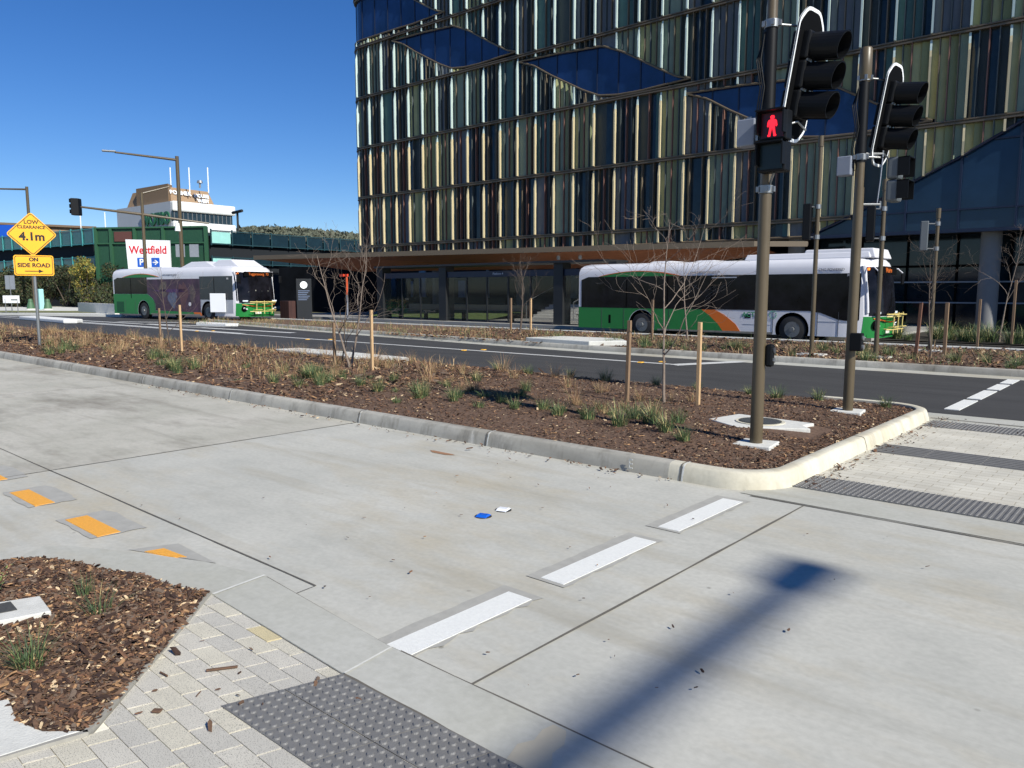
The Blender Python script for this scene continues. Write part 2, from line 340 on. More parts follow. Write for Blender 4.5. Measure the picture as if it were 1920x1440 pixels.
struct(b.build('mulch_bed',mulchm,smooth=True))
def bed2(x,y): return .012+.03*hnoise(x,y,2.5)+.008*hnoise(x,y,14)
B2=[(-5.29,1.40),(-4.92,1.64),(-4.45,1.775),(-4.19,1.845),(-3.9,1.93),(-3.42,1.47),(-2.99,1.0),(-3.09,.82),(-3.3,.4),(-5.0,.1),(-5.1,.9)]
def inpoly(x,y,P):
    c=False; j=len(P)-1
    for i in range(len(P)):
        if (P[i][1]>y)!=(P[j][1]>y) and x<(P[j][0]-P[i][0])*(y-P[i][1])/(P[j][1]-P[i][1])+P[i][0]: c=not c
        j=i
    return c
bm=bmesh.new(); vs=[bm.verts.new((p[0],p[1],0)) for p in B2]; f=bm.faces.new(vs); 
me=bpy.data.meshes.new('near_mulch_bed'); bmesh.ops.triangulate(bm,faces=[f]); bmesh.ops.subdivide_edges(bm,edges=bm.edges,cuts=6,use_grid_fill=True)
for v in bm.verts: v.co.z=max(.017,bed2(v.co.x,v.co.y)+.012)
bm.to_mesh(me); bm.free(); me.materials.append(mulchm); o=bpy.data.objects.new('near_mulch_bed',me); C.objects.link(o); struct(o)
if me.polygons[0].normal.z<0: me.flip_normals()
def chips(name,n,sampler,zf,lmin,lmax,label,seed):
    r=random.Random(seed); V=[];F=[];MI=[]
    for _ in range(n):
        x,y,sf=sampler(r); z=zf(x,y); L=r.uniform(lmin,lmax)*sf*(1.8 if r.random()<.06 else 1); W=L*r.uniform(.18,.5); T=L*.1
        a=r.uniform(0,6.283); ti=r.gauss(0,.28); ro=r.gauss(0,.4)
        M=Matrix.Rotation(a,3,'Z')@Matrix.Rotation(ti,3,'Y')@Matrix.Rotation(ro,3,'X')
        i=len(V); zc=z+r.uniform(.0,.012)*sf+abs(math.sin(ti))*L*.3
        for px,py,pz in ((-1,-.6,0),(-.7,.8,0),(.6,1,0),(1,.1,0),(.5,-1,0),(-.9,-.4,1),(-.6,.7,1),(.6,.8,1),(.9,0,1),(.4,-.9,1)):
            q=M@Vector((px*L/2*r.uniform(.8,1.1),py*W/2,pz*T)); V.append((x+q.x,y+q.y,zc+q.z))
        F.append((i+5,i+9,i+8,i+7,i+6)); 
        for k in range(5): F.append((i+k,i+(k+1)%5,i+5+(k+1)%5,i+5+k))
        mi=r.choices(range(6),(32,29,15,14,7,3))[0]; MI+=[mi]*6
    me=bpy.data.meshes.new(name); me.from_pydata(V,[],F)
    for q in chipm: me.materials.append(q)
    me.polygons.foreach_set('material_index',MI); me.update()
    o=bpy.data.objects.new(name,me); C.objects.link(o); return tag(o,label,'mulch',None,'stuff')
PADS=[(-3.17,7.24,.2),(-3.2,10.01,.2)]
def s1(r):
    while True:
        x=-2.62-8.5*r.random()**1.7; lo,hi=ylims(x); y=r.uniform(lo,hi)
        if -4.05<x<-2.9 and 7.95<y<8.75: continue
        if any(abs(x-a)<.17 and abs(y-c)<.17 for a,c,_ in PADS): continue
        return x,y,1+max(0,(-x-6)*.08)
chips('mulch_chips',30000,s1,bedz,.012,.042,'brown bark chips covering the island bed round the signal poles',3)
def s1b(r):
    x=r.uniform(-34,-9); lo,hi=ylims(x); return x,r.uniform(lo,hi),2.0
chips('mulch_chips',15000,s1b,bedz,.025,.05,'brown bark chips among the dry grass of the island',5)
def s2(r):
    while True:
        x=r.uniform(-5.25,-2.95); y=r.uniform(.5,1.93)
        if not inpoly(x,y,B2): continue
        if inpoly(x,y,[(-4.6,1.02),(-4.46,1.29),(-4.2,1.26),(-4.26,1.04)]): continue
        if inpoly(x,y,[(-2.97,.98),(-3.09,.88),(-3.24,.83),(-3.45,.86),(-3.6,.3),(-3,.3)]): continue
        return x,y,1
chips('mulch_chips',24000,s2,lambda x,y:max(.017,bed2(x,y)+.012),.008,.045,'coarse brown bark chips in the small foreground bed',4)
# loose chips on pavement
lb=random.Random(11)
def s3(r):
    k=r.random()
    if k<.3: x=r.uniform(-14,-3.2); return x,5.9-abs(r.gauss(0,.1))-.01,.75
    if k<.75:
        y=r.uniform(6.4,11.2); return -2.43+abs(r.gauss(0,.12)),y,.7
    if k<.9: return r.uniform(-2.45,-.5),r.uniform(10.2,11.3),.6
    if k<.93: return r.uniform(-3.6,-2.4),r.uniform(.9,1.85),.7
    return r.uniform(-6,-1),r.uniform(2.3,5.6),.5
chips('scattered_bark',620,s3,lambda x,y:.014,.02,.06,'loose bark crumbs scattered on the concrete along the kerb',12)
# ---------------------------------------------------------------- foreground footpath
sheet('footpath_bedding',[(-3.9,1.95),(-2.63,1.885),(20,1.885),(20,-20),(-8,-20),(-3.2,.3),(-2.96,.99)],.006,mat('jointing_sand',sc(234,228,210),.9,var=.15,vs=60))
def speck(name,c):
    M=mat(name,c,.85,var=.10,vs=4,bump=.35,bs=300); t=M.node_tree; N=t.nodes.new; L=t.links.new; pr=t.nodes['Principled BSDF']; src=pr.inputs['Base Color'].links[0].from_socket
    tc=N('ShaderNodeTexCoord'); n=N('ShaderNodeTexNoise'); n.inputs['Scale'].default_value=230; n.inputs['Detail'].default_value=2; L(tc.outputs['Object'],n.inputs['Vector'])
    r=N('ShaderNodeMapRange'); r.inputs[1].default_value=.56; r.inputs[2].default_value=.66; r.inputs[3].default_value=0; r.inputs[4].default_value=.85; L(n.outputs[0],r.inputs[0])
    x=N('ShaderNodeMix'); x.data_type='RGBA'; L(r.outputs[0],x.inputs[0]); L(src,x.inputs[6]); x.inputs[7].default_value=(.16,.15,.13,1); L(x.outputs[2],pr.inputs['Base Color']); return M
pvm=[speck('paver_pale',sc(198,193,180)),speck('paver_grey',sc(188,184,173)),speck('paver_buff',sc(202,196,178)),speck('paver_yellow',sc(204,190,150))]
bp=MB(); PB=[(-3.9,1.925),(-3.42,1.45),(-2.98,.98),(-3.04,.71),(-3.5,-.9),(1.2,-.9),(1.2,1.882),(-2.63,1.882)]
pr_=random.Random(31); th=math.radians(2.2)
def clipx(poly,f):
    out=[]
    for i in range(len(poly)):
        a,b=poly[i],poly[(i+1)%len(poly)]; fa,fb=f(a),f(b)
        if fa>=0: out.append(a)
        if (fa>=0)!=(fb>=0): t=fa/(fa-fb); out.append((a[0]+(b[0]-a[0])*t,a[1]+(b[1]-a[1])*t))
    return out
for r_ in range(-2,32):
    for c_ in range(-10,26):
        x0=-3.95+c_*.203+(.1015 if r_%2 else 0)+r_*.004; y0=1.93-(r_+1)*.0965
        q=[(x0+.0045,y0+.0015),(x0+.1985,y0+.0015),(x0+.1985,y0+.095),(x0+.0045,y0+.095)]
        q=[(x+(y-1.9)*.32*1.0,y-(x+3)*.03) for x,y in q]
        q=clipx(q,lambda p:1.879-.004*(p[0]+2.63)-p[1] if p[0]>-2.63 else 1.945-.052*(p[0]+3.9)-p[1])
        if len(q)<3: continue
        if sum(p_[1] for p_ in q)/len(q)>1.02: q=clipx(q,lambda p:(p[0]+3.885)*.70+(p[1]-1.925)*.70)
        if len(q)<3: continue
        cx_=sum(p_[0] for p_ in q)/len(q); cy_=sum(p_[1] for p_ in q)/len(q)
        if cy_<1.02: q=clipx(q,lambda p:p[0]+2.965+(0.99-p[1])*.25)
        if len(q)<3: continue
        bp.prism(q,-.01,.0125+pr_.uniform(-.001,.001),pr_.choices(range(4),(5,4,3,.5))[0])
struct(bp.build('paved_footpath',pvm,bevel=.0015))
ap=MB(); ap.prism(list(reversed([(-5.47,1.62),(-5.36,1.74),(-4.97,1.94),(-4.41,2.18),(-3.93,2.29),(-2.68,2.19),(20,2.19),(20,1.89),(-2.63,1.89),(-3.88,1.95),(-4.19,1.86),(-4.45,1.79),(-4.92,1.65),(-5.3,1.42),(-5.4,1.5)])),-.02,.0145)
struct(ap.build('concrete_apron',apronm,bevel=.004))
e=MB()
for p,q,wd in (((-3.93,2.29),(-3.885,1.95),.02),((-2.67,2.19),(-2.63,1.89),.012)): strip(e,p,q,wd,.019)
struct(e.build('pale_joint',padm))
edm=mat('edging_concrete',sc(150,147,138),.85,var=.15,vs=20)
for pth,wd,lb_ in (([(-2.96,.98),(-3.42,1.47),(-3.9,1.95)],.022,'thin diagonal concrete edging between the foreground bed and the pavers'),([(-3.2,.1),(-3.02,.71),(-2.96,.98)],.02,'thin concrete edging between the pale corner pad and the pavers'),([(-5.29,1.43),(-5.18,.9),(-5.1,.1)],.04,'pale concrete edging along the far left side of the foreground bed')):
    eb=sweep(pth,[(0,.0),(0,.028),(wd,.028),(wd,.0)]); tag(eb.build('bed_edging',edm),lb_,'edging')
b=MB(); b.prism([(-4.56,1.04),(-4.26,1.04),(-4.2,1.26),(-4.46,1.29)],0,.055); pit=tag(b.build('concrete_pit_lid',padm,bevel=.006),'small pale concrete lid in the foreground bed, nearest the left edge','pit lid')
b=MB(); b.prism([(-4.5,1.06),(-4.36,1.06),(-4.34,1.15),(-4.48,1.16)],.05,.059); b.build('dark_insert',mat('dark_insert',sc(70,70,68),.8,var=.3,vs=60),pit)
b=MB(); b.prism([(-2.985,.965),(-3.09,.87),(-3.24,.83),(-3.45,.86),(-3.6,.3),(-3.12,.2)],0,.03); struct(b.build('concrete_pad',padm,bevel=.005))
def tactile(name,org,ux,uy,nx,ny,z,studs,label,tile=.29,tiley=None,bars=False,seg=8):
    """grid of tactile tiles: ux, uy unit vectors"""
    root=empty(name,(org[0],org[1],z),0,label,'tactile paving'); ux=Vector(ux); uy=Vector(uy); ty=tiley or tile
    b=MB()
    for i in range(nx):
        for j in range(ny):
            g=.0025; p=[ux*(i*tile+g)+uy*(j*ty+g),ux*((i+1)*tile-g)+uy*(j*ty+g),ux*((i+1)*tile-g)+uy*((j+1)*ty-g),ux*(i*tile+g)+uy*((j+1)*ty-g)]
            b.prism([(q.x,q.y) for q in p],-.01,0.001)
            k=6
            if bars:
                for a in range(6):
                    y0=(a+.28)/6; y1=(a+.72)/6; q=[ux*(i*tile+.012)+uy*(j*ty+ty*y0),ux*((i+1)*tile-.012)+uy*(j*ty+ty*y0),ux*((i+1)*tile-.012)+uy*(j*ty+ty*y1),ux*(i*tile+.012)+uy*(j*ty+ty*y1)]
                    b.prism([(v.x,v.y) for v in q],0,.005)
            else:
                for a in range(k):
                    for c in range(k):
                        q=ux*((i+(a+.5)/k)*tile)+uy*((j+(c+.5)/k)*ty)
                        r0=tile/6*.36; i0=len(b.v)
                        for rr,zz in ((r0,0),(r0*.7,.0068)):
                            for h in range(seg):
                                t=2*math.pi*h/seg; b.v.append((q.x+rr*math.cos(t),q.y+rr*math.sin(t)*ty/tile,zz))
                        for h in range(seg): b.f.append((i0+h,i0+(h+1)%seg,i0+seg+(h+1)%seg,i0+seg+h)); b.m.append(0)
                        b.f.append(tuple(i0+seg+h for h in range(seg))); b.m.append(0)
    b.build('studs' if not bars else 'bars',tact,root); return root
tactile('tactile_paving',(-2.785,1.405),(1,.012,0),(.30,.954,0),26,2,.016,True,'grey studded tiles in the foreground paving beside the apron',.29,.25,seg=12)
# far crossing refuge
sheet('crossing_apron',[(-2.7,5.9),(30,5.9),(30,11.6),(-2.7,11.6)],.005,apronm)
sheet('crossing_pavers',[(-2.5,6.86),(30,6.98),(30,10.4),(-2.5,10.4)],.009,paver2)
tactile('tactile_paving',(-2.58,6.37),(1,.003,0),(0,1,0),60,2,.014,True,'grey studded strip at the near edge of the pedestrian refuge',.25,.245,seg=6)
tactile('tactile_paving',(-2.42,8.33),(1,.004,0),(0,1,0),28,1,.014,True,'grey ribbed guide strip along the middle of the refuge',.5,.5,bars=True)
tactile('tactile_paving',(-2.42,10.35),(1,.003,0),(0,1,0),40,2,.014,True,'grey studded strip at the far edge of the refuge, partly under bark',.25,.25,seg=6)
j2=MB(); wob(j2,(-2.5,11.1),(20,11.2),.03,.012); struct(j2.build('gutter_joint',joint))
# far road paint
fd=MB()
for y0,y1 in ((12.12,13.36),(13.55,14.85),(15.05,16.0),(16.2,17.0)): fd.box((-2.57,y0,-.01),(-2.38,y1,.006))
struct(fd.build('crossing_line',white))
ln=MB(); strip(ln,(-60,15.6),(-8.9,15.55),.17,.0); strip(ln,(-8.75,15.4),(-7.95,17.25),.36,.004); strip(ln,(-62,16.4),(-34,17.2),.3,.0); strip(ln,(-48,16.0),(-28,15.78),.3,.001)
strip(ln,(-44,17.4),(-40,19.6),.5,.0); strip(ln,(-40,17.2),(-34,18.4),.45,.0); strip(ln,(-36,17.0),(-27,17.4),.35,.0)
struct(ln.build('lane_line',wline))
# far kerb, gutter and beds
fk=[(30,17.35),(-12.0,17.55),(-15.0,17.75),(-22,18.4),(-33,19.7),(-40,20.5),(-41.2,21.1),(-41.4,22)]
fkr=fk[::-1]
kb=empty('kerb',(0,0,0),0,'concrete kerb and gutter along the far side of the asphalt road','kerb')
sweep(fkr[::-1],[(-x,z) for x,z in KP]).build('kerb_run',kerbg,kb,smooth=True)
sweep(fk,[(.45,-.002),(.02,.012),(-.02,.012)]).build('gutter',apronm,kb)
bed3=[(30,17.5),(-12,17.7),(-15,17.9),(-22,18.55),(-33,19.85),(-39.5,20.6),(-40.5,21.3),(-41,23.2),(-38,23.8),(30,24.0)]
sheet('far_mulch_bed',bed3,.10,mulchm)
sheet('bus_lane_road',[(-130,21.4),(-41.3,21.4),(-41,23.9),(30,24.1),(30,27),(-34,27.0),(-130,31)],-.002,asph2)
k3=empty('kerb',(0,0,0),0,'pale concrete kerb between the far planting and the bus lane','kerb')
b=MB(); b.prism([(-41,23.4),(-38,23.8),(30,24.0),(30,24.15),(-38,23.98),(-41,23.58)],-.02,.15); b.build('kerb_run',padm,k3,bevel=.02)
def s4(r):
    x=-2-20*r.random(); return x,r.uniform(17.7,23.8),2.4
chips('mulch_chips',7000,s4,lambda x,y:.105,.03,.05,'bark chips in the planting strip beyond the asphalt road',15)
# platform
plat=MB(); plat.prism([(-46,27),(-8,27),(-8,40),(-46,40)],-.02,.14); struct(plat.build('platform',mat('platform_paving',sc(150,148,142),.8,var=.12,vs=2)))
sheet('plaza',[(-8,27.05),(30,27.05),(30,70),(-8,70)],.02,mat('plaza_paving',sc(84,82,78),.85,var=.15,vs=1))
sheet('interchange_floor',[(-90,40),(-8,40),(-8,75),(-90,75)],.01,mat('undercroft_floor',sc(120,118,112),.85,var=.15,vs=1))
# ---------------------------------------------------------------- traffic signals
def bracket(b,p,q,r=.012):
    b.tube([p,q],r,6)
def vehicle_lantern(parent,c,face,tilt,board=(.54,1.12),rl=.115,sp=.31,vis=.3,edge=.011,lenses=True):
    """c centre, face: heading angle (deg) the lenses look towards, tilt: downward pitch"""
    a=R(face); M=Matrix.Rotation(a,3,'Z')@Matrix.Rotation(R(tilt),3,'Y')   # local +X looks out
    c=Vector(c); T=lambda x,y,z: tuple(c+M@Vector((x,y,z)))
    ax,ay,az=M@Vector((1,0,0)),M@Vector((0,1,0)),M@Vector((0,0,1))
    W,Hh=board[0]/2,board[1]/2; ch=.13
    out=[(-W,-Hh+ch),(-W+ch,-Hh),(W-ch,-Hh),(W,-Hh+ch),(W,Hh-ch),(W-ch,Hh),(-W+ch,Hh),(-W,Hh-ch)]
    # rounded corners
    pts=[]
    for i,p in enumerate(out):
        p=Vector(p); q=Vector(out[i-1]); n=Vector(out[(i+1)%8]); 
        for t in (0,.5,1):
            u=p+(q-p).normalized()*.05; v=p+(n-p).normalized()*.05; pts.append((u*(1-t)+v*t)*.5+(p*.5 if t==.5 else (u if t==0 else v)*.5))
    b=MB(); n=len(pts); i0=0
    b.face([T(.0,p.x,p.y) for p in pts]); b.face([T(-.012,p.x,p.y) for p in reversed(pts)])
    for i in range(n): p,q=pts[i],pts[(i+1)%n]; b.face([T(0,p.x,p.y),T(0,q.x,q.y),T(-.012,q.x,q.y),T(-.012,p.x,p.y)])
    L=empty('vehicle_lantern'); L.parent=parent
    bd=b.build('target_board',blkm,parent if False else L)
    e=MB(); 
    for i in range(n):
        p,q=pts[i],pts[(i+1)%n]; pi=p*(1-edge*2.8/p.length); qi=q*(1-edge*2.8/q.length)
        e.face([T(.003,p.x,p.y),T(.003,q.x,q.y),T(.003,qi.x,qi.y),T(.003,pi.x,pi.y)])
        e.face([T(.003,p.x,p.y),T(.003,q.x,q.y),T(-.015,q.x,q.y),T(-.015,p.x,p.y)])
        e.face([T(-.015,p.x,p.y),T(-.015,q.x,q.y),T(-.015,qi.x,qi.y),T(-.015,pi.x,pi.y)])
    e.build('white_border',whiteb,L)
    for k in (-1,0,1):
        h=MB(); h.obox(T(-.02,0,k*sp),ax*.09,ay*(rl+.035),az*(sp/2-.006)); hs_=h.build('lamp_housing',blk,L,bevel=.02)
    for k in (-1,0,1):
        v=MB(); n2=22; zc=k*sp
        # open visor: a tube cut away underneath, longer on top
        rows=[]
        for i in range(n2+1):
            t=-math.pi*.42+ (math.pi*1.84)*i/n2; cy,cz=math.cos(t),math.sin(t)
            ln=vis*(.84+.16*(cz+1)/2)
            rows.append(((.06,cy,cz),(.07+ln,cy,cz)))
        for i in range(n2):
            for rr in (rl+.022,rl+.014):
                a0,a1=rows[i]; b0,b1=rows[i+1]; f=[T(q[0],q[1]*rr*(1.0 if q[0]<.07 else .97),zc+q[2]*rr) for q in (a0,b0,b1,a1)]; v.face(f)
            a1=rows[i][1]; b1=rows[i+1][1]; v.face([T(a1[0],a1[1]*(rl+.022)*.97,zc+a1[2]*(rl+.022)*.97),T(b1[0],b1[1]*(rl+.022)*.97,zc+b1[2]*(rl+.022)*.97),T(b1[0],b1[1]*(rl+.014)*.97,zc+b1[2]*(rl+.014)*.97),T(a1[0],a1[1]*(rl+.014)*.97,zc+a1[2]*(rl+.014)*.97)])
        v.build('visor',blk,L,smooth=True)
        g=MB(); g.tube([T(.06,0,zc),T(.075,0,zc)],[rl,rl*.9],18); g.build('lens',mat('dark_lens',(.03,.03,.03,1),.15),L,smooth=True)
    cl=MB(); 
    for k in (-.5,.5): cl.obox(T(.06,-rl*.6,k*sp),ax*.01,ay*.04,az*.012); cl.obox(T(.06,rl*.6,k*sp),ax*.01,ay*.02,az*.012)
    cl.build('latch',galv,L)
    return L
def figure(parent,c,h):
    """standing pedestrian symbol on a lens facing -Y"""
    out=[(.05,.98),(.10,.93),(.10,.86),(.06,.80),(.17,.77),(.22,.70),(.25,.50),(.21,.44),(.17,.48),(.15,.60),(.13,.42),(.17,.12),(.22,.05),(.20,0),(.08,0),(.07,.1),(.02,.36)]
    poly=out+[(-x,z) for x,z in reversed(out)]
    b=MB(); b.xprism([(c[0]+x*h,c[2]+(z-.5)*h) for x,z in poly],c[1]-.004,c[1]); return b.build('red_standing_figure',redl,parent)
def signal(name,P,label,ztop,lz,pz,full,lamps):
    r=empty(name,(P[0],P[1],0),0,label,'traffic signal')
    b=MB(); b.tube([(0,0,.1),(0,0,2.62 if full else 2.9)],[.062,.057],24); b.tube([(0,0,2.6),(0,0,ztop-.1)],[.05,.048],20); b.build('pole',bronze,r,smooth=True)
    c=MB(); c.tube([(0,0,ztop-.40),(0,0,ztop-.36),(0,0,ztop-.02),(0,0,ztop)],[.055,.074,.072,.06],20); c.build('pole_cap',bronze,r,smooth=True)
    c=MB(); c.tube([(-.005,.0,pz+.3),(-.005,0,lz+.38)],[.062,.060],16); c.build('sleeve',blk,r,smooth=True)
    c=MB(); f=MB()
    c.prism([(-.16,-.2),(.2,-.14),(.15,.22),(-.19,.15)],.02,.165); c.build('footing',padm,r,bevel=.01)
    for z in (lz+.42,pz-.12 if full else lz-.5):
        k=MB(); k.tube([(0,0,z-.035),(0,0,z+.035)],.068,20); 
        for t in range(5): a=t*1.3; k.cbox((.075*math.cos(a),.075*math.sin(a),z),(.03,.03,.05))
        k.build('clamp',galv,r,smooth=True)
    for z in ((lz+.41,) if full else (lz+.41,lz-.5)):
        k=MB(); k.tube([(.05,0,z),(.19,.2,z)],.011,8); k.build('bracket_arm',galv,r,smooth=True)
    k=MB(); k.tube([(.03,.03,lz-.52),(.2,.2,lz-.45)],.01,8); k.tube([(.2,.2,lz-.45),(.24,.3,lz-.52)],.01,8); k.build('bracket_arm',galv,r,smooth=True)
    for s in (0,1,2):
        k=MB(); x0=-.04-.02*s; pts=[(x0,-.055+.02*s,lz+.35-.05*s),(x0-.03,-.06,lz+.1),(x0+.02,-.07,lz-.15),(x0-.02,-.05,lz-.4),(x0,-.03,pz+.2)]; k.tube(pts,.007,6); k.build('cable',blk,r,smooth=True)
    return r
s1=signal('traffic_signal',(-3.17,7.24),'nearest tall traffic signal with lit red standing figure, on the bark island',4.75,3.69,2.73,True,3)
vehicle_lantern(s1,(.20,.28,3.665),-4,9,board=(.50,1.19),rl=.102,sp=.262)
# pedestrian lantern facing the camera side
pl=empty('pedestrian_lantern'); pl.parent=s1; 
for k,zc in enumerate((3.155,2.875)):
    b=MB(); b.box((.0,-.20,zc-.135),(.26,-.06,zc+.135)); b.build('lamp_housing',blk,pl,bevel=.015)
    v=MB()
    for (x0,x1,z0,z1) in ((.0,.26,zc+.118,zc+.132),(.0,.014,zc-.08,zc+.132),(.246,.26,zc-.08,zc+.132)): v.box((x0,-.30 if z0>zc else -.27,z0),(x1,-.195,z1))
    v.build('visor',blk,pl)
    g=MB(); g.box((.025,-.205,zc-.11),(.235,-.2,zc+.11)); g.build('lens',mat('red_lens_dark',(.05,.004,.006,1),.3) if k==0 else mat('dark_green_lens',(.004,.010,.009,1),.3),pl)
figure(pl,(.13,-.206,3.15),.19)
b=MB(); b.box((-.27,-.10,3.02),(-.09,.04,3.27)); b.build('junction_box',greyb,s1,bevel=.012)
b=MB(); b.box((-.09,-.08,3.06),(-.06,.02,3.28)); b.cbox((-.17,-.03,3.285),(.05,.03,.02)); b.build('box_bracket',galv,s1)
b=MB(); b.tube([(.13,-.13,2.74),(.05,-.02,2.66)],.012,8); b.build('bracket_arm',galv,s1)
def button(parent,c,ax,label=None):
    b=MB(); ax=Vector(ax).normalized(); sd=Vector((-ax.y,ax.x,0)); c=Vector(c)
    b.obox(c,ax*.035,sd*.042,Vector((0,0,.11))); o=b.build('push_button_box',blk,parent,bevel=.02)
    d=MB(); d.tube([c+ax*.035+Vector((0,0,-.045)),c+ax*.05+Vector((0,0,-.045))],.024,16); d.build('button',galv,o,smooth=True)
    e=MB(); e.tube([c+ax*.035+Vector((0,0,.05)),c+ax*.045+Vector((0,0,.05))],.03,16); e.build('arrow_roundel',mat('roundel',sc(60,62,66),.4),o,smooth=True)
button(s1,(.095,.03,1.03),(1,.12,0))
s2=signal('traffic_signal',(-3.2,10.01),'second tall traffic signal with capped top, at the far edge of the bark island',4.53,3.76,2.9,False,3)
vehicle_lantern(s2,(.20,.28,3.76),-4,9,board=(.50,1.19),rl=.102,sp=.262)
b=MB(); b.box((-.25,-.10,3.05),(-.08,.04,3.28)); b.build('junction_box',greyb,s2,bevel=.012)
pl=empty('pedestrian_lantern'); pl.parent=s2
for zc in (3.13,2.86):
    b=MB(); b.box((.24,.2,zc-.13),(.38,.42,zc+.13)); b.build('lamp_housing',mat('grey_lamp_housing',sc(92,98,102),.5),pl,bevel=.03)
    v=MB(); v.box((.37,.19,zc-.1),(.5,.2,zc+.12)); v.box((.37,.43,zc-.1),(.5,.44,zc+.12)); v.box((.37,.19,zc+.11),(.5,.44,zc+.12)); v.build('visor',blk,pl)
for z in (3.3,2.7):
    b=MB(); b.tube([(.03,.02,z),(.2,.17,z)],.014,8); b.tube([(.2,.17,z-.04),(.2,.17,z+.04)],.012,8); b.build('bracket_arm',galv,s2,smooth=True)
b=MB(); b.tube([(.2,.17,3.25),(.19,.16,3.0),(.17,.15,2.72)],.008,6); b.build('cable',greyb,s2)
b=MB(); b.box((.02,-.13,.92),(.16,-.03,1.14)); o=b.build('push_button_box',blk,s2,bevel=.012)
b=MB(); b.tube([(.16,-.085,1.08),(.175,-.085,1.08)],.03,14); b.tube([(.16,-.085,.97),(.18,-.085,.97)],.03,14); b.build('button',galv,o)
# pit cover on island
pitr=empty('pit_cover',(-3.55,8.35,0),0,'square concrete pit surround with grey grated lid between the two tall signals','pit cover')
b=MB(); b.prism([(-.62,-.16),(-.14,-.45),(.52,-.04),(.38,.12),(.42,.34),(-.52,.42)],.05,.175); b.build('surround',padm,pitr,bevel=.01)
b=MB(); b.tube([(-.08,.03,.17),(-.08,.03,.185)],.27,40); b.build('lid_ring',kerbc,pitr,smooth=True)
b=MB(); b.tube([(-.08,.03,.18),(-.08,.03,.189)],.235,40); lid=b.build('grate',mat('grate_metal',sc(72,74,74),.6,.3,var=.2,vs=50),pitr,smooth=True)
b=MB()
for i in range(-9,10):
    y=i*.024; h=math.sqrt(max(0,.215**2-y*y)); b.box((-.08-h,.03+y-.006,.188),(-.08+h,.03+y+.006,.193))
b.build('grate_ribs',mat('grate_rib',sc(104,106,104),.6,.3),pitr)
# distant signal poles
def small_signal(P,h,label,backs,face,r0=.055):
    r=empty('traffic_signal',(P[0],P[1],0),0,label,'traffic signal')
    b=MB(); b.tube([(0,0,.05),(0,0,h)],[r0,r0*.85],14); b.build('pole',bronze,r,smooth=True)
    b=MB(); b.tube([(0,0,h-.25),(0,0,h)],r0*1.15,14); b.build('pole_cap',bronze,r,smooth=True)
    b=MB(); b.prism([(-.3,-.22),(.35,-.2),(.3,.25),(-.32,.2)],.02,.13); b.build('footing',padm,r)
    for (dx,dy,z,H,m) in backs:
        b=MB(); b.obox((dx,dy,z),Vector((.09,.02,0)),Vector((-.03,.12,0)),Vector((0,0,H/2))); L=b.build('pedestrian_lantern',m,r,bevel=.02)
        for s in (-1,1):
            k=MB(); k.tube([(0,0,z+s*H*.42),(dx*.7,dy*.7,z+s*H*.42)],.016,6); k.tube([(0,0,z+s*H*.42-.05),(0,0,z+s*H*.42+.05)],r0*1.25,10); k.build('bracket_arm',galv,r)
    return r
small_signal((-7.0,19.0),5.3,'slim bronze signal pole standing in front of the bus, between the two tall signals',[(-.2,-.12,3.3,.85,blk)],0)
s3r=[o for o in C.objects if o.name.startswith('traffic_signal')][-1]
small_signal((-5.6,19.3),4.2,'slim bronze signal pole mostly hidden behind the second tall signal',[(-.22,-.16,3.2,.8,blk)],0)
small_signal((-5.15,22.3),3.75,'slim bronze signal pole with pale grey lantern back, right of the bus front',[(-.25,-.22,3.05,.75,mat('grey_lamp_housing',sc(92,98,102),.5))],0,.05)
# street lamp standing outside the right of the frame; its shadow falls over the road
ma=empty('street_lamp',(14.15,-4.9,0),0,'tall street lamp whose arm casts the long shadow on the near concrete','street lamp')
b=MB(); b.tube([(0,0,0),(0,0,12.0)],[.14,.11],20); b.build('pole',bronze,ma,smooth=True)
b=MB(); b.tube([(0,0,11.9),(0,3,11.98),(0,6.65,12.0)],[.105,.095,.075],16); b.build('arm',bronze,ma,smooth=True)
b=MB(); b.box((-.15,6.6,11.96),(.15,7.15,12.08)); b.build('lamp_head',galv,ma,bevel=.03)
# ---------------------------------------------------------------- low clearance sign
sr=empty('road_sign',(-23.87,7.36,0),0,'yellow diamond low clearance 4.1m sign over a side road plate on a galvanised post','road sign')
b=MB(); b.tube([(0,0,.05),(0,0,3.6)],.04,12); b.build('post',galv,sr,smooth=True)
ang=math.atan2(-7.36,23.87)+R(1)     # plate normal points to the viewer side of the road
nx,ny_=math.cos(ang),math.sin(ang); T3=lambda u,v,d:(nx*d-ny_*u*1,ny_*d+nx*u,v)
def plate(name,poly,m,parent,d0,d1):
    b=MB(); n=len(poly); b.face([T3(u,v,d1) for u,v in poly]); b.face([T3(u,v,d0) for u,v in reversed(poly)])
    for i in range(n): p,q=poly[i],poly[(i+1)%n]; b.face([T3(p[0],p[1],d0),T3(q[0],q[1],d0),T3(q[0],q[1],d1),T3(p[0],p[1],d1)])
    return b.build(name,m,parent)
def rr(w,h,r,cx=0,cy=0,n=5):
    o=[]
    for sx,sy,a in ((1,-1,-90),(1,1,0),(-1,1,90),(-1,-1,180)):
        for k in range(n+1): t=R(a+90*k/n); o.append((cx+sx*(w/2-r)+r*math.cos(t),cy+sy*(h/2-r)+r*math.sin(t)))
    return o
def rot45(P,cy): 
    c=math.sqrt(.5); return [(c*(x-y),cy+c*(x+y)) for x,y in P]
zc=3.18; dm=.84
dia=plate('diamond_plate',rot45(rr(dm,dm,.07),zc),yellow,sr,.045,.06)
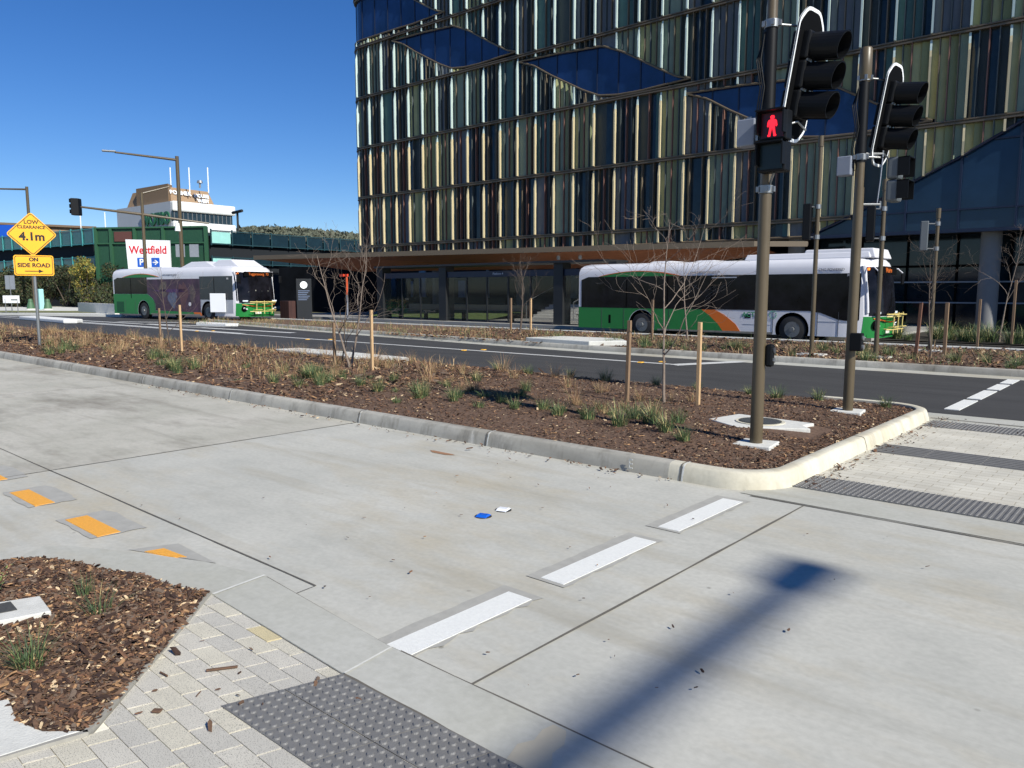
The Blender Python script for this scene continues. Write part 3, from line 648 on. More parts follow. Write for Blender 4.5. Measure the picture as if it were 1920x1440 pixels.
plate('border',rot45(rr(dm-.05,dm-.05,.055),zc),blackink,dia,.06,.0615); plate('plate_face',rot45(rr(dm-.085,dm-.085,.045),zc),yellow,dia,.0615,.063)
tr=(R(90),0,ang+R(90))
def stext(s,size,u,v,par,sx=1,bold=.004,d=.0645): return text('lettering',s,size,blackink,T3(u,v,d),tr,par,sx=sx,bold=bold,extrude=.001)
stext('LOW',.145,0,zc+.32,dia); stext('CLEARANCE',.115,0,zc+.185,dia); stext('4.1m',.30,0,zc-.07,dia,bold=.011)
zp=2.345
sup=plate('side_road_plate',rr(.93,.55,.06,0,zp),yellow,sr,.045,.06); plate('border',rr(.88,.50,.05,0,zp),blackink,sup,.06,.0615); plate('plate_face',rr(.85,.47,.045,0,zp),yellow,sup,.0615,.063)
stext('ON',.135,0,zp+.155,sup,bold=.007); stext('SIDE ROAD',.15,0,zp,sup,bold=.006)
ar=[(-.22,-.012),(.1,-.012),(.1,-.05),(.22,0),(.1,.05),(.1,.012),(-.22,.012)]
plate('arrow',[(u,zp-.155+v) for u,v in ar],blackink,sup,.063,.0645)
# ---------------------------------------------------------------- stakes and bare trees
def stake(P,h,label,m=timber,w=.032,tilt=0,group='timber stakes beside the young trees',base=.08):
    b=MB(); z0=base; tx=tilt; b.v=[]; 
    b.obox((P[0]+tx*h/2,P[1],z0+h/2),(w*.75,0,0),(0,w*.75,0),(tx*h/2,0,h/2)); b.box((P[0]+tx*h-.01,P[1]-.01,z0+h),(P[0]+tx*h+.01,P[1]+.01,z0+h+.001))
    b=MB(); b.obox((P[0]+tx*h/2,P[1],z0+h/2),(w*.75,0,0),(0,w*.75,0),(tx*h/2,0,h/2)); o=b.build('timber_stake',m,bevel=.004); return tag(o,label,'stake',group)
stake((-5.72,8.84),1.18,'grey timber stake left of the young tree nearest the tall signals',timber2,tilt=.02)
stake((-4.81,9.13),1.17,'pale timber stake between the nearest young tree and the tall signals',timber)
stake((-12.8,9.17),.95,'brown timber stake left of the tall forked tree on the island',timber2)
stake((-11.59,9.15),1.22,'pale sunlit timber stake right of the tall forked tree on the island',timber)
stake((-20.96,9.39),1.12,'timber stake left of the small bare tree nearest the yellow sign',timber2)
stake((-18.44,8.76),1.24,'timber stake right of the small bare tree nearest the yellow sign',timber)
def bare_tree(name,P,h,label,seed,trunk_h,r0,spread,levels=2,m=barkt,group='bare young trees',n1=5,fork=False,base=.08):
    """young tree: one or two leaders with side limbs set at different heights, crooked and tapering"""
    r=random.Random(seed); root=empty(name,(P[0],P[1],base),0,label,'tree',group); tb=MB(); cb=MB()
    def limb(b,p,d,L,rad,lev,up):
        k=9 if lev<2 else 6; pts=[Vector(p)]; dd=d.normalized(); kink=.10+.07*lev
        for i in range(k):
            dd=(dd+Vector((r.gauss(0,kink),r.gauss(0,kink),r.gauss(up,kink*.6)))).normalized(); pts.append(pts[-1]+dd*L/k)
        b.tube(pts,[max(.0016,rad*(1-.8*i/k)) for i in range(k+1)],7 if lev<2 else 4); return pts,dd
    def twigs(pts,dd,L,rad,lev):
        if lev>levels: return
        k=len(pts)-1; n=(4,3,2,2)[min(lev-1,3)]
        for q in range(n):
            t=.22+.75*(q+r.random()*.6)/n; i=min(k-1,int(t*k)); p=pts[i].lerp(pts[i+1],t*k-i); ax=(pts[i+1]-pts[i]).normalized()
            a=r.uniform(0,6.283); s=ax.orthogonal().normalized(); s=Matrix.Rotation(a,3,ax)@s
            l=L*r.uniform(.45,.75)*(1.15-t*.4); ra=rad*(1-.75*t)*.6
            p2,d2=limb(cb,p,ax*.75+s*.75+Vector((0,0,.15)),l,ra,lev+1,.05); twigs(p2,d2,l,ra,lev+1)
    leaders=[(Vector((0,0,0)),Vector((r.uniform(-.06,.06),r.uniform(-.06,.06),1)),h)]
    if fork: leaders=[(Vector((0,0,0)),Vector((-.20,-.12,1)),h*.98),(Vector((0,0,.02)),Vector((.16,.12,1)),h*1.02)]
    for q_,(p,d,L) in enumerate(leaders):
        k=12; pts=[p]; dd=d.normalized()
        for i in range(k): dd=(dd+Vector((r.gauss(0,.05),r.gauss(0,.05),.12))).normalized(); pts.append(pts[-1]+dd*L/k)
        j=max(2,int(k*trunk_h/h)); rr_=[max(.002,r0*(1-.86*(i/k)**.8)) for i in range(k+1)]
        tb.tube(pts[:j+1],rr_[:j+1],9); cb.tube(pts[j:],rr_[j:],6)
        nb=n1+3
        for b_ in range(nb):
            t=trunk_h/h+(.92-trunk_h/h)*(b_+r.random()*.7)/nb; i=min(k-1,int(t*k)); pp=pts[i].lerp(pts[i+1],t*k-i); a=b_*2.4+r.uniform(-.4,.4)
            l=h*(.74-.56*t)*r.uniform(.7,1.15)*(.6+.6*spread); ra=rr_[i]*.55
            p2,d2=limb(cb,pp,Vector((math.cos(a)*spread,math.sin(a)*spread,.75+.5*t)),l,ra,1,.06); twigs(p2,d2,l,ra,1 if lev_ok else 2)
    tb.build('trunk',m,root,smooth=True); cb.build('crown',m,root,smooth=True); return root
lev_ok=True
bare_tree('bare_tree',(-5.26,9.05),2.5,'bare spreading young tree between two stakes, nearest the tall signals',21,.55,.024,1.15,n1=4)
bare_tree('bare_tree',(-12.39,9.24),2.4,'bare forked young tree between a brown and a pale stake, left part of the island',33,.6,.027,.8,n1=1,fork=True)
bare_tree('bare_tree',(-12.75,9.30),2.1,'thin dark bare sapling leaning over the brown stake, left part of the island',8,.25,.018,.9,m=barkd,n1=0)
bare_tree('bare_tree',(-20.19,9.3),2.2,'small bare tree between two stakes, beside the yellow sign',5,.5,.022,.8,m=barkd,n1=2)
bare_tree('bare_tree',(-18.75,21.7),2.7,'dark bare tree between two stakes in front of the glass shelter',9,.9,.045,.75,n1=6,m=barkd)
bare_tree('bare_tree',(-11.82,21.67),2.6,'bare tree in front of the middle of the right hand bus',14,.9,.034,1.1,n1=4)
bare_tree('bare_tree',(-4.56,19.86),2.5,'pale bare tree between two stakes, right of the bus front',19,.95,.026,.6,n1=4,m=barkd)
bare_tree('bare_tree',(-4.57,28.2),3.4,'pale bare tree in front of the concrete column, near the right edge',27,1.1,.032,.35,n1=4,m=barkt)
stake((-20.29,22.93),1.3,'timber stake left of the bare tree by the glass shelter',timber2,.045)
stake((-19.58,23.3),1.3,'timber stake right of the bare tree by the glass shelter',timber,.045)
stake((-13.0,21.5),1.3,'timber stake left of the bare tree in front of the right hand bus',timber2,.04)
stake((-4.98,20.28),1.3,'red-brown leaning timber stake just right of the bus front',mat('stake_timber_red',sc(112,78,62),.85,var=.2,vs=10),.045,.04)
stake((-4.47,20.73),1.3,'pale timber stake right of the slim pole beyond the bus front',timber2,.05)
stake((-4.5,24.6),1.35,'dark timber stake left of the column side tree',timber2,.04)
stake((-4.12,27.4),1.9,'timber stake right of the column side tree, near the right edge',timber2,.045)
# ---------------------------------------------------------------- grasses
gstraw=[mat('straw_'+n,c,.8,var=.2,vs=6) for n,c in (('pale',sc(186,158,116)),('tan',sc(144,110,82)),('green',sc(108,112,72)))]
ggreen=[mat('tussock_'+n,c,.7,var=.2,vs=6) for n,c in (('green',sc(98,116,70)),('dark',sc(62,82,52)),('straw',sc(184,168,116)))]
def tuft_mesh(name,seed,n,h,spread,mats,wts,wd=.004,lean=.6):
    r=random.Random(seed); b=MB()
    for _ in range(n):
        a=r.uniform(0,6.283); rr_=spread*.25*math.sqrt(r.random()); x,y=rr_*math.cos(a),rr_*math.sin(a); a+=r.gauss(0,.5); L=h*r.uniform(.45,1.1); l=lean*r.uniform(.15,1.2); w=wd*r.uniform(.7,1.3)
        sd=(-math.sin(a)*w,math.cos(a)*w); mi=r.choices(range(3),wts)[0]; pr=None; k=4
        for i in range(k+1):
            t=i/k; rad=L*l*t**1.7; z=L*t*(1-.28*l*t); ww=1-t*.85
            cur=((x+math.cos(a)*rad-sd[0]*ww,y+math.sin(a)*rad-sd[1]*ww,z),(x+math.cos(a)*rad+sd[0]*ww,y+math.sin(a)*rad+sd[1]*ww,z))
            if pr: b.face([pr[0],pr[1],cur[1],cur[0]],mi)
            pr=cur
    o=b.build(name,mats); me=o.data; bpy.data.objects.remove(o); return me
straw=[tuft_mesh('dry_tussock',i,70,.36,.4,gstraw,(4,5,2),.0028,.9) for i in range(4)]
green=[tuft_mesh('green_tussock',20+i,130,.26,.34,ggreen,(5,4,1.6),.0035,.9) for i in range(4)]
low=[tuft_mesh('low_tussock',40+i,80,.14,.3,ggreen,(6,3,.6),.004,1.2) for i in range(3)]
def put(mesh,x,y,z,s,label,group,name):
    o=bpy.data.objects.new(name,mesh); C.objects.link(o); o.location=(x,y,z); o.rotation_euler=(rnd.uniform(-.15,.15),rnd.uniform(-.15,.15),rnd.uniform(0,6.28)); o.scale=(s,s,s*rnd.uniform(.8,1.15)); return tag(o,label,'grass tuft',group)
G1='green tussocks on the island'; G2='dry straw tussocks on the island'; G3='tussocks in the far planting strip'
gr=random.Random(2)
GP=[(-4.1,7.1,1.0),(-4.55,7.55,1.25),(-4.9,7.75,1.1),(-4.3,7.7,.9),(-4.75,7.2,1.1),(-3.75,6.85,.8),(-5.3,7.35,1.0),(-5.7,7.3,.9),(-6.1,7.5,1.0),(-6.4,7.3,.8),(-6.9,7.6,.9),(-7.5,7.3,.85),(-8.2,7.4,.9),(-9.0,7.2,1.0),(-9.8,7.5,.9),(-10.6,7.3,1.0),(-11.4,7.6,1.0),
 (-3.0,10.9,.8),(-3.9,10.95,.9),(-4.4,10.7,1.0),(-4.9,10.9,.7),(-5.7,10.8,.7),(-6.5,10.9,.8),(-7.5,10.9,1.1),(-8.3,11.0,.8),(-9.2,10.9,.9),(-10.1,11.0,.9),(-8.9,9.2,.9),(-7.4,8.7,.8)]
for x,y,s in GP: put(gr.choice(green),x,y,bedz(x,y),s*.95,'green grass tussock in the bark of the signal island',G1,'green_tussock')
for _ in range(26):
    x=gr.uniform(-24,-10); y=gr.uniform(6.5,7.9); put(gr.choice(green+low),x,y,bedz(x,y),gr.uniform(.8,1.3),'green grass tussock in the bark of the signal island',G1,'green_tussock')
for x,y,s in ((-5.6,9.0,.8),(-5.0,9.35,.75),(-6.5,9.3,.7),(-7.3,9.6,1.0),(-8.1,8.3,1.0),(-8.7,9.9,.9),(-9.4,8.6,1.1),(-4.9,8.2,.7),(-6.1,8.2,.9),(-10.4,9.5,1.1),(-5.4,7.8,.75)): put(gr.choice(straw),x,y,bedz(x,y),s,'dry straw coloured tussock on the signal island',G2,'dry_tussock')
for _ in range(55):
    x=-9.5-22*gr.random()**1.1; y=gr.uniform(7.4,11.0); put(gr.choice(straw),x,y,bedz(x,y),gr.uniform(.6,1.35),'dry straw coloured tussock on the signal island',G2,'dry_tussock')
for _ in range(34):
    x=gr.uniform(-13,-5.2); y=gr.uniform(6.6,8.6); put(gr.choice(green+low+low),x,y,bedz(x,y),gr.uniform(.55,1.05),'green grass tussock in the bark of the signal island',G1,'green_tussock')
for _ in range(22):
    x=gr.uniform(-13,-4.6); y=gr.uniform(7.6,10.8); put(gr.choice(straw),x,y,bedz(x,y),gr.uniform(.4,.9),'dry straw coloured tussock on the signal island',G2,'dry_tussock')
# uncountable dry grass at the far left of the island
def grass_mass(name,n,xr,yr,h,seed,mats,wts,label,zf,dens=None):
    r=random.Random(seed); b=MB()
    for _ in range(n):
        x=r.uniform(*xr); y=r.uniform(*yr)
        if hnoise(x*.6+31,y,.7)+.5*hnoise(x,y+9,2.7)<r.uniform(-.25,.6): continue
        z=zf(x,y); a=r.uniform(0,6.283); L=h*min(1.5,.25+r.expovariate(2.2))*(.75+.6*hnoise(x+7,y,1.3)); l=r.uniform(.1,1.5); w=.0036*r.uniform(.7,1.5); mi=r.choices(range(3),wts)[0]
        sx,sy=-math.sin(a)*w,math.cos(a)*w; cx,cy=math.cos(a),math.sin(a); m1=(x+cx*L*l*.35,y+cy*L*l*.35,z+L*.55); m2=(x+cx*L*l,y+cy*L*l,z+L*(1-.25*l))
        b.face([(x-sx,y-sy,z),(x+sx,y+sy,z),(m1[0]+sx*.8,m1[1]+sy*.8,m1[2]),(m1[0]-sx*.8,m1[1]-sy*.8,m1[2])],mi); b.face([(m1[0]-sx*.8,m1[1]-sy*.8,m1[2]),(m1[0]+sx*.8,m1[1]+sy*.8,m1[2]),m2],mi)
    return tag(b.build(name,mats),label,'grass',None,'stuff')
grass_mass('dry_grass',30000,(-50,-11.0),(6.9,11.2),.25,5,gstraw,(3.5,5,2.6),'dry straw grass and weeds covering the left half of the island',bedz)
grass_mass('dry_grass',34000,(-40,-3),(17.8,23.4),.26,6,[gstraw[1],ggreen[0],gstraw[0]],(3,4,3),'low mixed grass in the planting strip beyond the asphalt',lambda x,y:.1)
for _ in range(30):
    x=-1.5-7*gr.random(); y=gr.uniform(27.5,30); put(gr.choice(green),x,y,.06,gr.uniform(1.5,2.6),'dark green clump in the garden bed before the column','tussocks in the garden bed','green_tussock')
for _ in range(40):
    x=-2.3-13*gr.random(); y=gr.uniform(17.9,20.3); put(gr.choice(green),x,y,.1,gr.uniform(.8,1.5),'green grass clump in the far planting strip',G3,'green_tussock')
# foreground plants
NB=[('green_tussock',(-4.38,1.48),.55,51,'small dark green tuft at the back of the foreground bed, left one'),('green_tussock',(-4.02,1.42),.75,52,'splayed dark green tuft at the back of the foreground bed, right one'),('green_tussock',(-3.67,1.0),.75,53,'bright green tuft nearest the camera in the foreground bed')]
for nm,(x,y),s,sd,lb_ in NB:
    me=tuft_mesh(nm,sd,120 if sd==53 else 60,.26,.3,ggreen,(4,5,.9),.0032,1.0 if sd>51 else .6); o=bpy.data.objects.new(nm,me); C.objects.link(o); o.location=(x,y,.02); o.scale=(s,s,s); tag(o,lb_,'grass tuft','grass tufts in the foreground bed')
root=empty('leafy_shrub',(-4.62,1.12,.02),0,'small leafy green seedling growing over the pale lid at the left edge','plant')
b=MB(); lf=MB(); r=random.Random(4)
for q in range(7):
    a=r.uniform(0,6.28); l=r.uniform(.03,.10); hgt=r.uniform(.10,.22); pts=[(0,0,0),(l*.4*math.cos(a),l*.4*math.sin(a),hgt*.5),(l*math.cos(a),l*math.sin(a),hgt)]; b.tube(pts,.002,5)
    for k in range(12):
        t=.35+.65*k/12; p=Vector(pts[1]).lerp(Vector(pts[2]),max(0,(t-.5)*2)) if t>.5 else Vector(pts[0]).lerp(Vector(pts[1]),t*2); aa=k*2.4; d=Vector((math.cos(aa),math.sin(aa),r.uniform(-.1,.7))).normalized(); s=d.cross(Vector((0,0,1))).normalized(); L=r.uniform(.02,.036)
        lf.face([p,p+d*L*.5+s*L*.2,p+d*L,p+d*L*.5-s*L*.2],0)
b.build('stem',mat('plant_stem',sc(110,72,52),.8),root); lf.build('leaves',mat('leaf_green',sc(120,142,74),.55,var=.3,vs=30),root)
# raised pavement markers
def rpm(P,m,label,g=None,s=1.0,rz=0):
    b=MB(); w,l,h=.05*s,.06*s,.018*s; z=.003
    b.v=[(-w,-l,z),(w,-l,z),(w,l,z),(-w,l,z),(-w*.85,-l*.45,z+h),(w*.85,-l*.45,z+h),(w*.85,l*.45,z+h),(-w*.85,l*.45,z+h)]
    for f in ((4,5,6,7),(0,1,5,4),(1,2,6,5),(2,3,7,6),(3,0,4,7)): b.f.append(f); b.m.append(0)
    root=empty('pavement_marker',(P[0],P[1],.0),rz,label,'road marker',g); b.build('reflector_body',m,root)
    k=MB(); k.tube([(0,0,.001),(0,0,.0045)],.075*s,14); k.build('adhesive_pad',mat('bitumen_pad',sc(46,46,46),.8),root); return root
rpm((-3.83,4.02),mat('blue_marker',sc(24,92,196),.35),'blue raised road marker on the concrete, beside the white one',rz=.3,s=.85)
rpm((-3.83,4.24),mat('white_marker',sc(225,228,232),.35),'white raised road marker on the concrete, beside the blue one',rz=.3,s=.85)
ym=mat('yellow_marker',sc(236,180,70),.4)
for x,y,l_ in ((-22.81,15.25,'yellow road marker behind the brown stake, near side of the lane line'),(-22.2,15.75,'yellow road marker behind the brown stake, far side of the lane line'),(-15.29,15.3,'yellow road marker opposite the kerb inlet, near side of the lane line'),(-15.01,15.8,'yellow road marker opposite the kerb inlet, far side of the lane line'),(-9.6,15.4,'yellow road marker left of the nearest bare tree, near side of the lane line'),(-9.3,15.85,'yellow road marker left of the nearest bare tree, far side of the lane line'),(-31,15.4,'yellow road marker in front of the left bus, near side of the lane line'),(-30.6,15.9,'yellow road marker in front of the left bus, far side of the lane line')): rpm((x,y),ym,l_,'yellow markers along the lane line',1.2)
# kerb inlet
b=MB(); b.prism([(-15.2,17.85),(-12.7,17.65),(-11.9,18.4),(-12.8,19.4),(-14.8,19.2)],.12,.26); b.build; inl=tag(b.build('kerb_inlet_lid',padm,bevel=.02),'pale concrete drain inlet slab set over the far kerb','drain lid')
b=MB(); b.prism([(-17.3,10.6),(-14.2,10.55),(-12.9,11.2),(-15.5,11.3),(-17.2,11.25)],.08,.21); tag(b.build('concrete_slab',padm,bevel=.02),'pale concrete pit slab at the far edge of the island behind the forked tree','pit lid')
# white divider noses far left
b=MB(); b.prism([(-51.5,14.9),(-43.6,14.6),(-43.2,15.1),(-43.8,15.6),(-51.5,15.9)],0,.2); tag(b.build('traffic_island',mat('white_concrete',sc(224,224,220),.8,var=.05,vs=5),bevel=.05),'low white concrete divider in the far road behind the yellow sign','traffic island')
b=MB(); b.prism([(-36.5,18.1),(-34.0,18.3),(-33.6,18.7),(-34.2,19.1),(-36.5,18.8)],0,.14); tag(b.build('traffic_island',mat('white_concrete',sc(224,224,220),.8),bevel=.04),'small pale concrete nose in the road in front of the left hand bus','traffic island')
# bark strip beyond the kerb, debris twigs
for (x,y,a,l,lbl) in ((-3.06,1.56,1.0,.065,'long brown bark sliver lying on the foreground pavers'),(-3.2,1.37,.1,.03,'short curled bark piece on the foreground pavers, next to the long sliver'),(-2.93,1.22,.6,.018,'dark square bark lump on the foreground pavers')):
    b=MB(); d=Vector((math.cos(a),math.sin(a),0)); s=Vector((-d.y,d.x,0))
    b.obox((x,y,.02),d*l,s*l*(.12 if l>.02 else .7),(0,0,.004)); tag(b.build('bark_piece',chipm[1],bevel=.003),lbl,'bark')
# ---------------------------------------------------------------- buses
def sight(x,y,D):
    """world point on the bearing of photo coordinate x, height from y, at forward distance D metres"""
    d=fw+rt*((x-960)/FPX)+up*((720-y)/FPX); k=D/(d.x*fh.x+d.y*fh.y); return Vector((d.x*k,d.y*k,EYE+d.z*k))
def xy(v): return (v.x,v.y)
bwhite=mat('bus_white_paint',sc(216,216,220),.3,var=.03,vs=2,spec=.5)
bgreen=mat('bus_green_paint',sc(34,124,58),.35,var=.06,vs=3)
borange=mat('bus_orange_paint',sc(214,108,30),.35,var=.05,vs=3)
bgrey=mat('bus_silver_paint',sc(176,180,186),.4,var=.05,vs=3)
bglass=mat('bus_dark_glass',(.008,.008,.011,1),.1,spec=.16,var=.95,vs=1.6)
tyre=mat('tyre_rubber',(.018,.018,.019,1),.8,var=.2,vs=20)
rimm=mat('wheel_rim',sc(120,122,122),.45,.5,var=.15,vs=12)
rack=mat('bike_rack_yellow',sc(206,186,116),.45)
amber=mat('amber_lamp',(1,.25,.03,1),.4,emit=1.0)
amberd=mat('amber_display',(.45,.10,.012,1),.6,emit=.25)
lampm=mat('headlamp_glass',sc(235,238,240),.12,spec=.8)
seatm=mat('bus_interior',(.05,.055,.07,1),.8)
def make_bus(name,loc,rz,s,label,kind,group='buses at the interchange'):
    root=empty(name,(loc[0],loc[1],0),rz,label,'bus',group); root.scale=(s,s,s)
    Lb,W=12.2,2.5
    def xf(y,z): return Lb-(.085*max(0,z-1.0)**1.6)-(.10*max(0,.9-z))-.5*abs(2*y/W-1)**4
    lv=[(.28,0),(.6,0),(1.0,0),(1.5,0),(2.0,0),(2.45,0),(2.62,.01),(2.78,.06),(2.89,.17),(2.95,.36)]
    ysamp=[W*(.5-.5*math.cos(math.pi*i/26)) for i in range(27)]
    b=MB(); rows=[]
    for z,ins in lv:
        o=[]; k=(W-2*ins)/W
        fx=lambda y:xf(y,z)-ins*.8
        for i in range(13): o.append((ins+(fx(0)-ins)*i/12,ins))
        for y in ysamp[1:-1]: o.append((fx(y),ins+y*k))
        for i in range(13): o.append((ins+(fx(W)-ins)*(1-i/12),W-ins))
        for y in (W*.85,W*.5,W*.15): o.append((ins-.05,ins+y*k))
        rows.append([len(b.v)+i for i in range(len(o))]); b.v+=[(p[0],p[1],z) for p in o]
    n=len(rows[0])
    for a in range(len(rows)-1):
        for i in range(n): b.f.append((rows[a][i],rows[a][(i+1)%n],rows[a+1][(i+1)%n],rows[a+1][i])); b.m.append(0)
    b.f.append(tuple(reversed(rows[0]))); b.m.append(0); b.f.append(tuple(rows[-1])); b.m.append(0)
    body=b.build('body',bwhite,None)
    # wheel arches cut through the sides
    WX=(3.15,9.32)
    for x in WX:
        for y0,y1 in ((-.2,.5),(W-.5,W+.2)):
            c=MB(); c.tube([(x,y0,.48),(x,y1,.48)],.60,28); co=c.build('cutter',blkm); md=body.modifiers.new('b','BOOLEAN'); md.object=co; md.operation='DIFFERENCE'; md.solver='EXACT'
            bpy.context.view_layer.update(); me=bpy.data.meshes.new_from_object(body.evaluated_get(bpy.context.evaluated_depsgraph_get())); body.modifiers.clear(); body.data=me; bpy.data.objects.remove(co)
    me=body.data; me.materials.clear(); me.materials.append(bwhite); me.materials.append(blkm)
    mi=[]; 
    for p in me.polygons:
        c=p.center; inn=any((c.x-x)**2+(c.z-.48)**2<.64**2 for x in WX) and (.002<c.y<W-.002); mi.append(1 if inn else 0)
    me.polygons.foreach_set('material_index',mi); me.polygons.foreach_set('use_smooth',[True]*len(mi)); me.set_sharp_from_angle(angle=R(35)); body.name='body'; body.parent=root
    def notch(x,r=.62,z0=.28):
        a0=math.asin((.48-z0)/r); return [(x+r*math.cos(t),.48+r*math.sin(t)) for t in [(-a0)+(math.pi+2*a0)*i/16 for i in range(17)]][::-1]
    def side(name,poly,m,e=.006,par=root,both=True):
        q=MB(); q.xprism(poly,-e,.0); r_=q.build(name,m,par)
        if both: q=MB(); q.xprism(poly,W,W+e); q.build(name,m,par)
        return r_
    # green rear skirt and orange swoosh
    if kind=='R':
        side('green_panel',[(.0,.28)]+[p for p in notch(3.15)]+[(6.75,.28),(6.5,.6),(6.1,.95),(5.75,1.16),(.0,1.16)],bgreen)
        side('orange_stripe',[(6.75,.28),(7.45,.28),(7.2,.62),(6.75,.95),(6.3,1.16),(5.75,1.16),(6.1,.95),(6.5,.6)],borange,.007)
        side('skirt_line',[(7.5,.62),(8.62,.62),(8.62,.635),(7.5,.635)],bgrey,.008); side('skirt_line',[(10.0,.78),(11.5,.78),(11.5,.80),(10.0,.80)],bgrey,.008)
        side('fuel_flap',[(7.55,.85),(7.78,.85),(7.78,.98),(7.55,.98)],blkm,.009)
        side('side_windows',[(.14,1.14),(9.9,1.14),(10.3,1.08),(10.9,.86),(11.3,.82),(11.58,.86),(11.58,2.42),(.5,2.42),(.14,2.3)],bglass,.010)
        side('engine_door',[(1.55,.5),(1.66,.5),(1.66,.85),(1.55,.85)],blkm,.009)
    else:
        side('green_panel',[(.0,.28)]+[p for p in notch(3.15)]+[(8.1,.28),(8.0,.5),(4.35,.5),(4.35,.9),(4.1,1.2),(3.6,1.45),(.0,1.45)],bgreen)
        ad=mat('advert_wrap',sc(70,44,62),.35,var=.75,vs=1.6,stretch=(1,1,.6))
        side('advert_panel',[(3.62,1.46),(4.12,1.21),(4.37,.9),(4.37,.52),(7.9,.46),(8.65,.46),(8.65,2.3),(3.62,2.3)],ad,.009)
        # vague shapes of the advert: pale figures on purple
        for (x0,z0,x1,z1,c) in ((4.9,1.3,5.6,2.2,(98,86,78)),(5.7,.7,6.5,1.6,(92,98,118)),(6.7,.6,7.5,2.1,(94,62,64)),(7.7,1.0,8.2,2.0,(88,74,72)),(4.7,1.55,7.6,1.75,(80,48,92))):
            pts=[((x0+x1)/2+(x1-x0)/2*math.cos(t)*(1+.35*math.sin(3*t+x0)),(z0+z1)/2+(z1-z0)/2*math.sin(t)*(1+.2*math.cos(5*t+z0))) for t in [k*.45 for k in range(14)]]
            side('advert_figure',pts,mat('advert_tone_%d'%c[0],sc(*c),.4,var=.5,vs=4),.011)
        side('side_windows',[(.14,1.46),(3.62,1.46),(3.62,2.42),(.5,2.42),(.14,2.3)],bglass,.010)
        side('front_side_windows',[(8.65,1.16),(11.5,1.16),(11.5,2.42),(8.65,2.42)],mat('tinted_grey_glass',sc(50,54,60),.2,var=.15,vs=2),.010)
        side('orange_stripe',[(8.1,.28),(8.75,.28),(8.7,.46),(8.0,.46)],borange,.009)
        side('silver_panel',[(8.68,.46)]+[p for p in notch(9.32,.62,.46)]+[(11.5,.46),(11.5,1.15),(8.68,1.15)],bgrey,.008)
        q=MB(); q.obox((10.5,-.22,1.0),Vector((.44,.16,0)),Vector((-.006,.016,0)),Vector((0,0,.5))); q.build('open_white_flap',mat('flap_white',sc(236,238,240),.4),root,bevel=.012)
        side('engine_grille',[(.3,.35),(1.1,.35),(1.1,1.0),(.3,1.0)],mat('dark_green_grille',sc(28,84,48),.6,var=.4,vs=20,stretch=(1,1,12)),.009)
        rd=MB(); rd.tube([(7.7,-.012,.9),(7.7,-.02,.9)],.11,14); rd.build('round_badge',bwhite,root)
    for x in ((1.2,2.3,4.4,8.62,10.2,10.9) if kind=='R' else (1.25,2.3,4.3,8.7,9.98)):
        side('panel_seam',[(x,.3),(x+.014,.3),(x+.014,1.12),(x,1.12)],mat('seam_dark',sc(70,74,78),.7),.0125)
    side('skirt_grime',[(3.9,.28),(8.6,.28),(8.6,.36),(3.9,.34)],mat('road_grime',sc(126,122,114),.9,var=.4,vs=6),.0115)
    # swoosh above the rear windows
    ars=[(1.0+3.9*t,2.42+.22*math.sin(math.pi*t)**.8) for t in [k/14 for k in range(15)]]
    side('roof_green_arc',[(1.0,2.42)]+[(x,z-.025) for x,z in ars[1:-1]]+[(4.9,2.42)],bgreen,.008)
    side('roof_orange_arc',ars+[(x-.1*(i/14),z-.03) for i,(x,z) in reversed(list(enumerate(ars[1:-1])))],borange,.011)
    # door pillars seen in the glass band
    for x in (2.4,4.3,6.2,8.1,10.0) if kind=='R' else (1.9,9.9):
        side('window_pillar',[(x,1.2),(x+.05,1.2),(x+.05,2.38),(x,2.38)],blkm,.012)
    side('gutter_strip',[(6.2,2.31),(7.2,2.31),(7.2,2.35),(6.2,2.35)],bgrey,.013) if kind=='R' else None
    # wheels
    for x in WX:
        for yy,sg in ((.02,-1),(W-.02,1)):
            t=MB(); t.tube([(x,yy-sg*.27,.48),(x,yy-sg*.25,.48),(x,yy-sg*.02,.48),(x,yy,.48)],[.44,.48,.48,.43],30); wh=t.build('wheel',tyre,root,smooth=True)
            q=MB(); q.tube([(x,yy,.48),(x,yy+sg*.012,.48),(x,yy-sg*.02,.48)],[.28,.27,.20],26); q.tube([(x,yy-sg*.02,.48),(x,yy+sg*.05,.48)],[.10,.08],16)
            for h in range(10): a=h*math.pi/5; q.tube([(x+.15*math.cos(a),yy,.48+.15*math.sin(a)),(x+.15*math.cos(a),yy+sg*.02,.48+.15*math.sin(a))],.014,6)
            q.build('rim',rimm,wh,smooth=True)
    # front skin patches
    def fpatch(name,y0,y1,zl,m,off=.008,ny=18,par=root,zf=None):
        q=MB(); N=len(zl)
        for z in zl:
            for i in range(ny+1):
                y=y0+(y1-y0)*i/ny; zz=z if zf is None else zf(y,z); q.v.append((xf(min(max(y,0),W),zz)+off,y,zz))
        for a in range(N-1):
            for i in range(ny): k=a*(ny+1)+i; q.f.append((k,k+1,k+ny+2,k+ny+1)); q.m.append(0)
        return q.build(name,m,par,smooth=True)
    ws=fpatch('windscreen',.10,W-.10,[1.0,1.4,1.8,2.2,2.62],bglass,.01,30)
    wz=lambda y,z:z
    fpatch('windscreen',.02,.10,[1.12,1.5,2.0,2.45],bwhite if kind=='R' else bglass,.016,3).name='windscreen_post'
    fpatch('windscreen',W-.10,W-.02,[1.12,1.5,2.0,2.45],bwhite if kind=='R' else bglass,.016,3).name='windscreen_post'
    fpatch('green_front',.0,W,[.3,.5,.75,.98],bgreen,.012,30)
